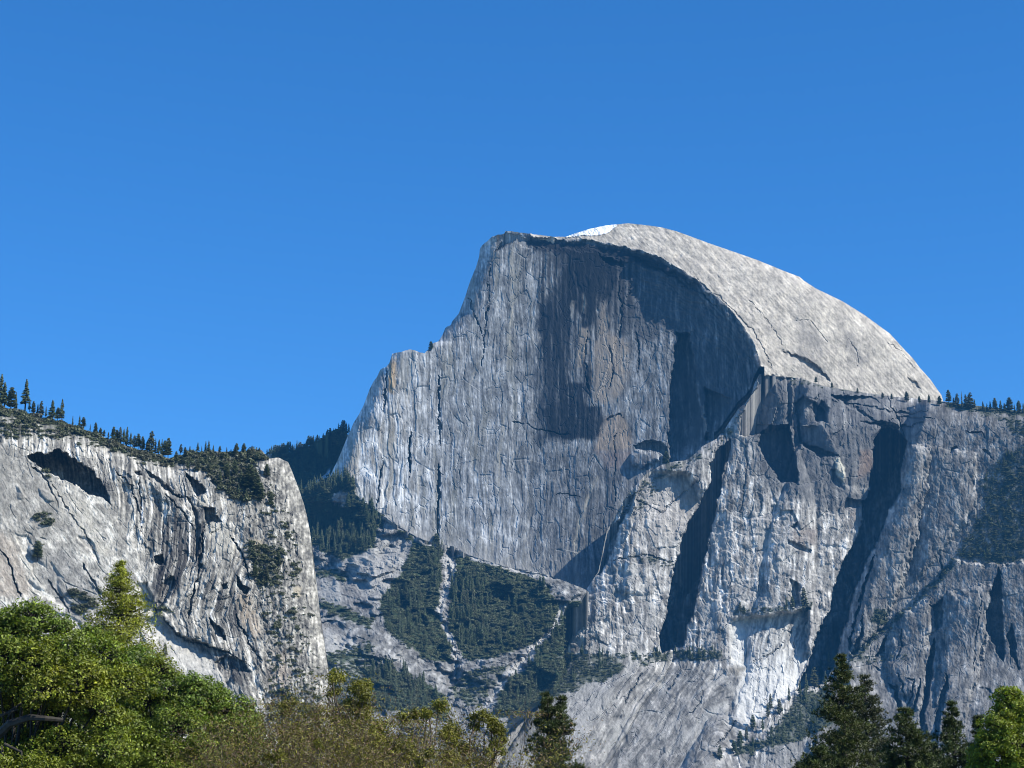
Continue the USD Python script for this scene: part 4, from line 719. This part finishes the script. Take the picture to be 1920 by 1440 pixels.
def instancer(name, pts, sizes, protos, label, seed):
    rng = np.random.default_rng(seed); pi = UsdGeom.PointInstancer.Define(stage, path_for(name)); pp = str(pi.GetPath()); rel = []
    for k, (nm, VFC) in enumerate(protos):
        part(nm, VFC, NEEDLE, pp); rel.append(pp + '/' + nm)
    pi.CreatePrototypesRel().SetTargets([Sdf.Path(r) for r in rel])
    n = len(pts); pi.CreatePositionsAttr(Vt.Vec3fArray.FromNumpy(np.asarray(pts, np.float32)))
    pi.CreateProtoIndicesAttr(Vt.IntArray.FromNumpy(rng.integers(0, len(rel), n).astype(np.int32)))
    pi.CreateScalesAttr(Vt.Vec3fArray.FromNumpy(np.asarray(sizes, np.float32)))
    a = rng.uniform(0, 2 * np.pi, n); pi.CreateOrientationsAttr(Vt.QuathArray([Gf.Quath(float(math.cos(t / 2)), 0, 0, float(math.sin(t / 2))) for t in a]))
    tag(pi.GetPrim(), label, None, None, 'stuff')
bp = [('leafy_clump', far_bush(71)), ('leafy_clump_001', far_bush(72, (0.088, 0.098, 0.045), 0.6))]
q = scatter(B, 9000, 0.30, 2.0, 5.0, 22); instancer('brush', [x[0] for x in q], [(x[1], x[1], x[1] * 0.8) for x in q], bp, 'dark green brush covering the talus slopes below the face', 1)
q = scatter(C, 3600, 0.28, 1.4, 3.6, 23, 900, 1990); instancer('brush', [x[0] for x in q], [(x[1], x[1], x[1] * 0.8) for x in q], bp, 'dark brush on the ledges and slopes of the right-hand wall', 2)
q = scatter(D, 1500, 0.2, 0.8, 2.6, 24); instancer('brush', [x[0] for x in q], [(x[1], x[1], x[1] * 0.8) for x in q], bp, 'small scrub in the cracks of the left cliff', 3)
fo = []
for (u0, u1, v0, v1, n) in [(498, 662, 842, 925, 300), (560, 720, 915, 1050, 420), (845, 905, 1090, 1140, 60), (830, 915, 1150, 1220, 70), (720, 800, 1120, 1260, 70), (800, 850, 1010, 1120, 36), (680, 820, 1255, 1330, 60), (930, 1060, 1200, 1330, 70), (1030, 1100, 1120, 1200, 30), (860, 1020, 1090, 1240, 80)]:
    fo += scatter(B, n, 0.3, 11, 23, 30 + int(u0), u0, u1, v0, v1)
fo += scatter(C, 110, 0.35, 7, 14, 31, 1830, 1960, 840, 1060) + scatter(C, 60, 0.35, 9, 17, 32, 1380, 1560, 1280, 1420) + scatter(C, 50, 0.35, 8, 14, 33, 1180, 1370, 1215, 1250)
fo += scatter(C, 30, 0.3, 10, 18, 34, 1010, 1175, 1225, 1320)
near = sorted(fo, key=lambda x: -x[1] / x[0][1])
for p, h, u, v in near[:110]:
    zt = 'left of the central chute' if u < 835 else 'between the two pale chutes'
    lab = 'dark conifer of the forest below the wooded ridge beside the dome' if u < 725 else 'dark conifer on the brushy talus below the sheer face ' + zt if u < 1100 else 'small dark conifer on the brushy ledges of the right-hand wall'
    thing('conifer_tree', lab, 'tree', p, {'b': 'conifers of the forest below the ridge', 'd': 'x'}['b'] if u < 725 else 'talus conifers ' + zt if u < 1100 else 'conifers on the right-hand wall', RG.uniform(0, 360), (h / 20 * 1.1,) * 2 + (h / 20,), KINDS[RG.choice(FIRS)])
def fused(seed, *a):
    t, c = far_conifer(seed, *a); col = np.tile([[0.05, 0.042, 0.035]], (len(t[0]), 1)); return join([(t[0], t[1], col), c])
far = near[110:]
instancer('forest', [x[0] for x in far], [(x[1] / 20 * 1.1, x[1] / 20 * 1.1, x[1] / 20) for x in far], [('fir', fused(41, 3.0)), ('fir_001', fused(45, 2.3)), ('pine', fused(43, 3.8, 20.0, 1.1, 0.7))], 'mass of small dark conifers on the slopes below the dome', 4)

# snow left on the summit and in the gully by the ridge
snow = usdkit.material(stage, '/World/Looks/snow', {'p': ('principled_bsdf', {'base_color': (0.56, 0.58, 0.61), 'roughness': 0.6})}, surface='p.BSDF')
def snow_patch(L, top, bot, lift, label):
    u = np.linspace(top[0][0], top[-1][0], 60); a = np.interp(u, *np.array(top).T); b = np.interp(u, *np.array(bot).T)
    t = np.linspace(0, 1, 8)[:, None]; VV = a + (b - a) * t; UU = np.repeat(u[None], 8, 0); VV = VV + (0.4 + 2.4 * t) * fbm(UU / 7, VV / 3, 4, 5)
    Y = L.Yat(UU, np.maximum(VV, L.top[((UU - L.u0) / (L.us[1] - L.us[0])).astype(int).clip(0, L.nu - 1)])); Yf = Y - lift
    front = at(UU, VV, Yf); back = at(UU, VV, Yf + lift * 1.5); i = np.arange(480).reshape(8, 60)
    q = np.stack([i[:-1, :-1], i[1:, :-1], i[1:, 1:], i[:-1, 1:]], -1).reshape(-1, 4)
    ring = np.r_[i[0], i[1:, -1], i[-1, ::-1][1:], i[::-1, 0][1:-1]]; nx = np.roll(ring, -1)
    V = np.vstack([front.reshape(-1, 3), back.reshape(-1, 3)]); Q = np.vstack([q, q[:, ::-1] + 480, np.stack([ring, nx, nx + 480, ring + 480], 1)])
    tag(usdkit.mesh(stage, path_for('snow_patch'), (V, Q), snow).GetPrim(), label, 'snow')
snow_patch(A, [(1062, 443.5), (1082, 436.5), (1108, 428.5), (1137, 422.5), (1156, 420.5)], [(1062, 445), (1090, 441.5), (1118, 441), (1140, 437), (1156, 424)], 3.0, 'white snow patch on the summit edge of the dome')
snow_patch(B, [(575, 915), (600, 897), (622, 878), (630, 878)], [(575, 919), (600, 905), (620, 897), (630, 882)], 3.0, 'white snow strip in the gully beside the wooded ridge')

# ------------------------------------------------------------------ trees of the meadow edge
def wpt(u, v, Y): return at(u, v, Y)
def px(Y): return Y / FOC
def broadleaf(name, label, cat_group, trunk_u, Y, blobs, col, leaf, n_leaf, seed, jit=0.3, limbs=(), bark=BARK, dens=1.0):
    """blobs: (u, v, radius px, depth offset m, hue shift)"""
    rng = np.random.default_rng(seed); base = at(trunk_u, 720, Y); base[2] = 0; root = thing(name, label, 'tree', base); o = base
    C_ = np.array([at(b[0], b[1], Y + b[3]) for b in blobs]); R_ = np.array([b[2] * px(Y + b[3]) for b in blobs])
    top = C_[:, 2].max(); crown_c = C_.mean(0); fork = np.array([base[0] * 0.6 + crown_c[0] * 0.4, Y, min(C_[:, 2].min() * 0.6, 5.0)])
    tm = MB(); tm.tube(np.array([base, base + (fork - base) * (0.5, 0.5, 0.5) + (0.1, 0, 0), fork]) - o, [0.42, 0.33, 0.28], 9); part('trunk', tm.out(), bark, root)
    lm, parts_ = MB(), []
    wts = R_ ** 2 / (R_ ** 2).sum()
    for c, r, b, w in zip(C_, R_, blobs, wts):
        mid = fork + (c - fork) * 0.55 + rng.normal(size=3) * 0.25 * r; lm.tube(np.array([fork, fork + (mid - fork) * 0.5 + rng.normal(size=3) * 0.2, mid, c]) - o, [0.13, 0.10, 0.07, 0.02], 6)
        nc = max(8, int(70 * dens)); d = unit(rng.normal(size=(nc, 3))); d[:, 2] = np.where(d[:, 2] < -0.5, -d[:, 2], d[:, 2]); rad = r * rng.uniform(0.35, 1.0, (nc, 1)) ** 0.6
        cc = c + d * rad * (1, 1, 0.85)
        for k in range(nc):
            lm.tube(np.array([c + (cc[k] - c) * 0.1, c + (cc[k] - c) * 0.6 + rng.normal(size=3) * 0.05 * r, cc[k]]) - o, [0.022, 0.013, 0.006], 3)
        per = rng.multinomial(int(n_leaf * w), np.ones(nc) / nc)
        for k in range(nc):
            m_ = per[k]; cr = r * rng.uniform(0.16, 0.34); dd = unit(rng.normal(size=(m_, 3))) * rng.uniform(0.2, 1, (m_, 1)) ** 0.5
            pp = cc[k] + dd * cr * (1.15, 1.15, 0.8); hue = np.array(col) * np.exp(0.22 * rng.normal()) * (1 + np.array([0.40, 0.12, 0.0]) * (b[4] + 0.2 * rng.normal()))
            parts_.append(leaf_cloud(pp - o, unit(d[k] * 0.8 + dd * 0.7), leaf, rng, hue, 0.55, jit))
    for pts, r0 in limbs:
        P = np.array([at(u, v, Y + dy) for u, v, dy in pts]) - o; lm.tube(P, np.linspace(r0, r0 * 0.35, len(P)), 7)
    part('limbs', lm.out(), bark, root); part('crown', join(parts_), LEAF, root)
    return root
OAK = (0.104, 0.142, 0.016)
broadleaf('oak_tree', 'large spreading green oak filling the bottom left corner with dark crooked limbs', None, 30, 78, [(20, 1190, 62, 0, 0), (62, 1160, 46, -0.5, 0), (105, 1185, 44, 0, -0.1), (-40, 1200, 70, 0, 0), (130, 1230, 55, -1, 0.2), (60, 1250, 62, -1.5, 0.6), (0, 1280, 58, -1, 0.7), (190, 1235, 52, 0.5, 0), (150, 1300, 62, -1.5, 0.9), (230, 1290, 58, -0.5, 0.7), (90, 1420, 50, -1.5, 0.5), (60, 1390, 30, 0, 0.6), (190, 1370, 60, -1, 0.6), (10, 1450, 60, -0.5, 0.4), (-60, 1320, 70, 0, 0.2), (40, 1210, 60, 1.5, 0), (100, 1260, 62, 1.5, 0.1), (40, 1320, 66, 1.5, 0.2), (140, 1340, 60, 1.8, 0.3), (50, 1440, 60, 1.5, 0.3), (130, 1440, 55, 0, 0.4), (110, 1385, 44, 1.5, 0.3), (-10, 1400, 50, 1.5, 0.1), (165, 1200, 34, 1, 0), (30, 1335, 64, 4.0, 0.1), (70, 1380, 56, 4.2, 0.1), (0, 1390, 60, 4.2, 0.1), (75, 1335, 42, 1.2, 0.1), (20, 1330, 44, 1.4, 0.1), (120, 1325, 40, 0.6, 0.4), (-20, 1440, 60, -2.2, 0.4), (60, 1475, 70, -2.4, 0.5), (150, 1470, 64, -2.4, 0.5), (205, 1415, 56, -2.0, 0.4), (120, 1400, 44, -1.8, 0.5), (180, 1330, 50, -1.6, 0.5), (90, 1300, 56, -2, 0.8), (20, 1235, 50, -1.4, 0.3), (150, 1275, 46, -1.8, 0.6)],
    OAK, 0.058, 112000, 1, 0.32, [([(-70, 1420, -0.5), (-10, 1385, -1.5), (20, 1356, -2.2), (55, 1345, -2.4), (85, 1347, -2.5), (118, 1350, -2.3)], 0.20), ([(10, 1366, -2), (18, 1335, -2), (40, 1318, -1.8)], 0.09), ([(-20, 1350, -1.8), (10, 1338, -2), (34, 1330, -2)], 0.08), ([(2, 1400, -2.4), (8, 1440, -2.4), (10, 1470, -2.4)], 0.07), ([(8, 1395, -2.4), (40, 1410, -2.4), (42, 1440, -2.4)], 0.06)])
broadleaf('oak_tree', 'dense rounded green oak between the cedar and the leafless brush', None, 330, 86, [(215, 1330, 60, 1, 0.2), (280, 1320, 56, 0.5, 0.1), (320, 1300, 48, 0, 0.2), (300, 1262, 40, 0.3, 0.8), (360, 1300, 46, 0, -0.1), (385, 1320, 52, 0, 0.0), (330, 1370, 62, -1.5, 0.1), (260, 1400, 60, -1.5, 0.3), (430, 1335, 46, 0, 0.1), (462, 1362, 40, 0.5, 0.2), (410, 1400, 58, -1, 0.1), (340, 1440, 60, -1.5, 0.6), (270, 1460, 60, -2, 0.5), (470, 1410, 44, 0.5, 0.3), (200, 1440, 60, -1.5, 0.5), (230, 1470, 60, -2.2, 0.4), (310, 1480, 66, -2.4, 0.4), (390, 1470, 60, -2, 0.3), (460, 1460, 52, -1.5, 0.3), (300, 1430, 56, -2.2, 0.5), (380, 1420, 50, -1.9, 0.2), (230, 1370, 50, -1.8, 0.3), (440, 1380, 46, -1.2, 0.1), (300, 1340, 60, 2, 0), (370, 1360, 60, 2, 0), (440, 1400, 50, 1.5, 0), (240, 1380, 60, 1.5, 0.2), (250, 1290, 56, 2, 0), (250, 1250, 46, 1, -0.2), (185, 1265, 44, 1, 0)],
    (0.098, 0.140, 0.018), 0.057, 105000, 2, 0.32, [([(395, 1400, -1.8), (405, 1380, -1.9), (430, 1366, -1.9), (455, 1362, -1.8)], 0.07), ([(147, 1363, -3), (160, 1380, -3), (168, 1392, -3)], 0.10)])
broadleaf('maple_tree', 'bright yellow-green leafy tree at the bottom right edge', None, 1905, 92, [(1892, 1312, 30, 0, 0), (1900, 1345, 42, 0, 0), (1870, 1370, 40, -0.5, 0), (1930, 1350, 50, 0, 0), (1862, 1410, 44, -0.5, 0.1), (1910, 1400, 52, -1, 0), (1850, 1450, 40, 0, 0), (1900, 1460, 50, -0.5, 0), (1960, 1420, 60, 0, 0)],
    (0.15, 0.19, 0.018), 0.058, 44000, 3, 0.28)

def cedar(label, u, vt, Y, half_at, n, seed, col):
    rng = np.random.default_rng(seed); tip = at(u, vt, Y); base = tip.copy(); base[2] = 0; root = thing('cedar_tree', label, 'tree', base); h = tip[2]
    tm = MB(); tm.tube([(0, 0, 0), (0, 0, h * 0.5), (0, 0, h * 0.98)], [0.34, 0.2, 0.02], 8); part('trunk', tm.out(), BARK, root)
    lm, ps = MB(), []; z = h - 0.25
    while z > 5.5:
        dv = (h - z) / px(Y); r = np.interp(dv, *np.array(half_at).T) * px(Y)
        for k in range(5 + int(3 * rng.random())):
            a = rng.uniform(0, 6.283); L = r * rng.uniform(0.6, 1.12); d = np.array([math.cos(a), math.sin(a), 0]); tipp = np.array([0, 0, z]) + d * L + (0, 0, 0.22 * L)
            lm.tube([(0, 0, z), np.array([0, 0, z]) + d * L * 0.55 - (0, 0, 0.05 * L), tipp], [0.03, 0.02, 0.006], 4)
            m_ = int(n * (L + 0.15) / 10); t = rng.uniform(0.15, 1.05, (m_, 1)) ** 0.8
            c = np.array([0, 0, z]) + d * L * t + np.c_[np.zeros((m_, 2)), (0.22 * L * t[:, 0] ** 2)] + rng.normal(size=(m_, 3)) * (0.06 + 0.10 * L * (1 - 0.4 * t)) * (1, 1, 0.8)
            ps.append(leaf_cloud(c, np.repeat(d[None], m_, 0) * 0.6 + (0, 0, 0.3), 0.06, rng, np.array(col) * math.exp(0.25 * rng.normal()) * (1, 1, 1), 0.45, 0.3))
        z -= rng.uniform(0.14, 0.22)
    part('limbs', lm.out(), BARK, root); part('crown', join(ps), LEAF, root)
cedar('conical yellow-green cedar rising above the oaks on the left', 229, 1046, 104, [(0, 3), (25, 16), (47, 30), (60, 35), (70, 32), (90, 48), (134, 68), (200, 84), (300, 90), (700, 110)], 900, 5, (0.165, 0.18, 0.018))

def pine(label, u, vt, Y, half_at, seed, col=(0.040, 0.054, 0.014), dens=1.0, twin=None, group=None, bare=0.12):
    rng = np.random.default_rng(seed); tip = at(u, vt, Y); base = tip.copy(); base[2] = 0; root = thing('pine_tree', label, 'tree', base, group); h = tip[2]
    tops = [(0, 0, h, 1.0)]
    if twin: q = at(twin[0], twin[1], Y) - base; tops.append((q[0], 0.1, q[2], twin[2]))
    tm, lm, V, F, C, n0 = MB(), MB(), [], [], [], 0
    for (ox, oy, hh, lim) in tops:
        z0 = 0 if lim == 1.0 else hh * 0.8; tm.tube([(0 if lim == 1.0 else ox * .3, 0, z0), (ox * .6, oy, (z0 + hh) / 2), (ox, oy, hh)], [0.36 if lim == 1 else 0.12, 0.22 if lim == 1 else 0.08, 0.02], 8)
        z = hh - 0.15
        while z > max(6.5, 0.0 if lim == 1 else hh - lim):
            r = np.interp((hh - z) / px(Y), *np.array(half_at).T) * px(Y) * (1 if lim == 1 else 0.8)
            for k in range(4 + int(2 * rng.random())):
                a = rng.uniform(0, 6.283); L = r * rng.uniform(0.55, 1.15) + 0.1; d = np.array([math.cos(a), math.sin(a), 0]); b = np.array([ox, oy, z])
                rise = rng.uniform(0.05, 0.4) * L; tp = b + d * L + (0, 0, rise); lm.tube([b, b + d * L * 0.5 + (0, 0, rise * 0.25), tp], [0.035, 0.022, 0.008], 4)
                nt = max(3, int(dens * (5 + 17 * L))); t = rng.uniform(bare, 1.0, (nt, 1)) ** 0.7
                cen = b + d * L * t + np.c_[np.zeros((nt, 2)), rise * t[:, 0] ** 1.5] + rng.normal(size=(nt, 3)) * (0.05 + 0.13 * L) * (1, 1, 0.55)
                m_ = 14; dirs = unit(rng.normal(size=(nt, m_, 3)) * 0.8 + d * 0.35 + np.array([0, 0, 0.55])); ln = rng.uniform(0.13, 0.26, (nt, m_, 1)); sd = unit(np.cross(dirs, rng.normal(size=dirs.shape))) * 0.022
                v = np.stack([cen[:, None] + sd, cen[:, None] - sd, cen[:, None] + dirs * ln], 2).reshape(-1, 3)
                V.append(v); F.append(np.arange(len(v)).reshape(-1, 3) + n0); n0 += len(v)
                C.append(np.repeat(np.array(col) * np.exp(0.28 * rng.normal(size=(nt, 1)) + 0.15 * rng.normal()), m_ * 3, 0))
            z -= rng.uniform(0.20, 0.34)
    part('trunk', tm.out(), BARK, root); part('limbs', lm.out(), BARK, root); part('crown', (np.vstack(V), np.vstack(F), np.clip(np.vstack(C), 0.004, 0.3)), NEEDLE, root)
pine('dark bushy pine with a forked top at the bottom centre', 1027, 1298, 122, [(0, 4), (15, 6), (30, 12), (70, 31), (140, 52), (300, 80), (900, 95)], 11, twin=(1053, 1306, 2.2), dens=1.0)
pine('tallest dark pine of the right foreground with its trunk showing', 1577, 1226, 128, [(0, 2), (20, 8), (40, 17), (90, 35), (150, 56), (220, 74), (500, 95), (1000, 100)], 12, (0.052, 0.064, 0.015), 0.95)
pine('sparse grey-green pine just right of the tallest foreground pine', 1621, 1266, 140, [(0, 3), (20, 10), (40, 20), (90, 36), (160, 50), (500, 75), (1000, 85)], 13, (0.052, 0.060, 0.026), 0.8, bare=0.3)
pine('short dark pine between the tall pair and the gully cracks', 1697, 1328, 118, [(0, 3), (15, 9), (30, 19), (70, 40), (130, 58), (500, 80), (1000, 90)], 14, (0.046, 0.060, 0.015), 1.1)
pine('narrow dark pine left of the bright maple', 1784, 1316, 124, [(0, 2), (20, 6), (40, 13), (80, 30), (130, 48), (500, 66), (1000, 80)], 15, (0.042, 0.058, 0.015), 1.1)
pine('small dark pine top close against the bright maple', 1834, 1342, 130, [(0, 3), (40, 14), (100, 28), (500, 60), (1000, 70)], 16, (0.036, 0.05, 0.014), 1.0)
pine('low dark pine hidden between the two short pines', 1742, 1395, 126, [(0, 6), (30, 30), (60, 44), (500, 70), (1000, 80)], 17, (0.042, 0.058, 0.015), 1.1)
pine('low dark pine at the foot of the tallest foreground pine', 1538, 1400, 116, [(0, 6), (30, 30), (60, 44), (500, 70), (1000, 80)], 18, (0.045, 0.06, 0.015), 1.1)

def brush_tree(name, label, u, Y, top_v, spread, clumps, seed, leafcol=(0.125, 0.125, 0.016), stems=5, twigs=1.0):
    """thin grey-brown branching tree; clumps: (u, v, radius px) of mistletoe or young leaves"""
    rng = np.random.default_rng(seed); base = at(u, 720, Y); base[2] = 0; root = thing(name, label, 'tree', base); H = at(u, top_v, Y)[2]
    tm, lm = MB(), MB(); tm.tube([(0, 0, 0), (0.1, 0, 1.0), (0, 0.1, 2.2)], [0.22, 0.18, 0.15], 8); part('trunk', tm.out(), TWIG, root)
    def grow(p, d, L, r, dep):
        mid = p + d * L * 0.5 + rng.normal(size=3) * 0.06 * L; q = p + d * L; lm.tube([p, mid, q], [r, r * 0.8, r * 0.62], 3 if dep > 1 else 5)
        if dep >= 5: return
        for k in range(2 if dep < 1 else 3):
            grow(q if k < 2 else mid, unit(d + rng.normal(size=3) * (0.5, 0.5, 0.32) + (0, 0, 0.10)), L * rng.uniform(0.55, 0.82), r * 0.55, dep + 1)
    for k in range(stems):
        a = rng.uniform(0, 6.283); d = unit(np.array([math.cos(a) * spread, math.sin(a) * spread * 0.7, 1.0])); grow(np.array([0, 0, 2.1]), d, (H - 2.1) * rng.uniform(0.30, 0.42), 0.045, 0)
    leaves = []
    big = []
    for q in clumps: big += [q] + [(q[0] + rng.normal() * 0.9 * q[2], q[1] + rng.normal() * 0.8 * q[2], q[2] * rng.uniform(0.5, 0.85)) for _ in range(2)]
    for (cu, cv, cr) in big:
        c = at(cu, cv, Y + rng.uniform(-0.6, 0.6)) - base; r = cr * px(Y); st = np.array([0, 0, max(2.1, c[2] - rng.uniform(1.2, 2.5))]) + (c * (0.75, 0.75, 0)); lm.tube([st, st + (c - st) * 0.3 + rng.normal(size=3) * 0.2, st + (c - st) * 0.7 + rng.normal(size=3) * 0.15, c], [0.04, 0.03, 0.02, 0.012], 4)
        m_ = int(560 * (cr / 14) ** 2); dd = rng.normal(size=(m_, 3)) * (0.55, 0.55, 0.5); 
        part('mistletoe', leaf_cloud(c + dd * r, dd, 0.05, rng, np.array(leafcol) * math.exp(0.2 * rng.normal()), 0.5, 0.35), LEAF, root)
    part('limbs', lm.out(), TWIG, root)
    m_ = int(10000 * twigs); tip = np.vstack([x[-3:].mean(0)[None] for x in lm.v[3:]]); j = rng.integers(0, len(tip), m_)
    c = tip[j] + rng.normal(size=(m_, 3)) * 0.36; c[:, 2] = np.minimum(c[:, 2], H - 0.1); part('crown', leaf_cloud(c, rng.normal(size=(m_, 3)), 0.07, rng, np.where(rng.random((m_, 1)) < 0.62, np.array([[0.125, 0.115, 0.018]]), np.array([[0.12, 0.08, 0.042]])), 0.26, 0.38), LEAF, root)
brush_tree('brush_tree', 'slender leafless tree with two round mistletoe balls beside the oak', 548, 84, 1318, 0.30, [(536, 1322, 12), (535, 1378, 14), (548, 1430, 20)], 31, stems=4)
brush_tree('brush_tree', 'leafless tree with a big olive mistletoe mass and a leafy tuft at its top', 650, 82, 1262, 0.34, [(627, 1268, 13), (622, 1296, 9), (672, 1292, 17), (684, 1308, 15), (660, 1322, 16), (678, 1340, 17), (636, 1352, 14), (655, 1398, 15), (668, 1360, 12)], 32, stems=6)
brush_tree('brush_tree', 'broad brown brushy tree with scattered olive tufts at bottom centre left', 745, 80, 1325, 0.55, [(712, 1366, 17), (757, 1345, 13), (705, 1385, 14), (760, 1400, 17), (770, 1415, 13), (720, 1425, 16), (800, 1340, 10), (830, 1322, 12), (690, 1440, 16)], 33, stems=7, twigs=1.4)
brush_tree('brush_tree', 'leaning brushy tree with olive leaf clumps left of the forked pine', 865, 83, 1338, 0.5, [(845, 1368, 16), (846, 1385, 12), (905, 1342, 14), (925, 1360, 13), (930, 1395, 15), (888, 1360, 10), (845, 1425, 17), (905, 1435, 16), (870, 1400, 12), (940, 1372, 9)], 34, stems=6)
brush_tree('brush_tree', 'low brown leafless thicket between the oak and the mistletoe trees', 590, 76, 1350, 0.7, [(600, 1400, 8), (520, 1425, 14)], 35, stems=8, twigs=1.5)
brush_tree('brush_tree', 'low brown thicket at the bottom edge left of the leaning tree', 800, 75, 1372, 0.75, [(790, 1432, 12), (680, 1425, 12)], 36, stems=8, twigs=1.5)

# ------------------------------------------------------------------ the air
hz = usdkit.material(stage, '/World/Looks/thin_air', {'v': ('principled_volume', {'color': (0.10, 0.48, 1.0), 'density': 1.6e-5, 'anisotropy': 0.0})}, volume='v.volume')
hb = trimesh.creation.box((24000, 24000, 1700)); hb.apply_translation((0, 4000, 850 - 8))
hp = usdkit.mesh(stage, '/World/haze', hb, hz).GetPrim(); hp.SetCustomDataByKey('kind', 'stuff'); hp.SetCustomDataByKey('label', 'thin blue air between the meadow and the far granite dome')
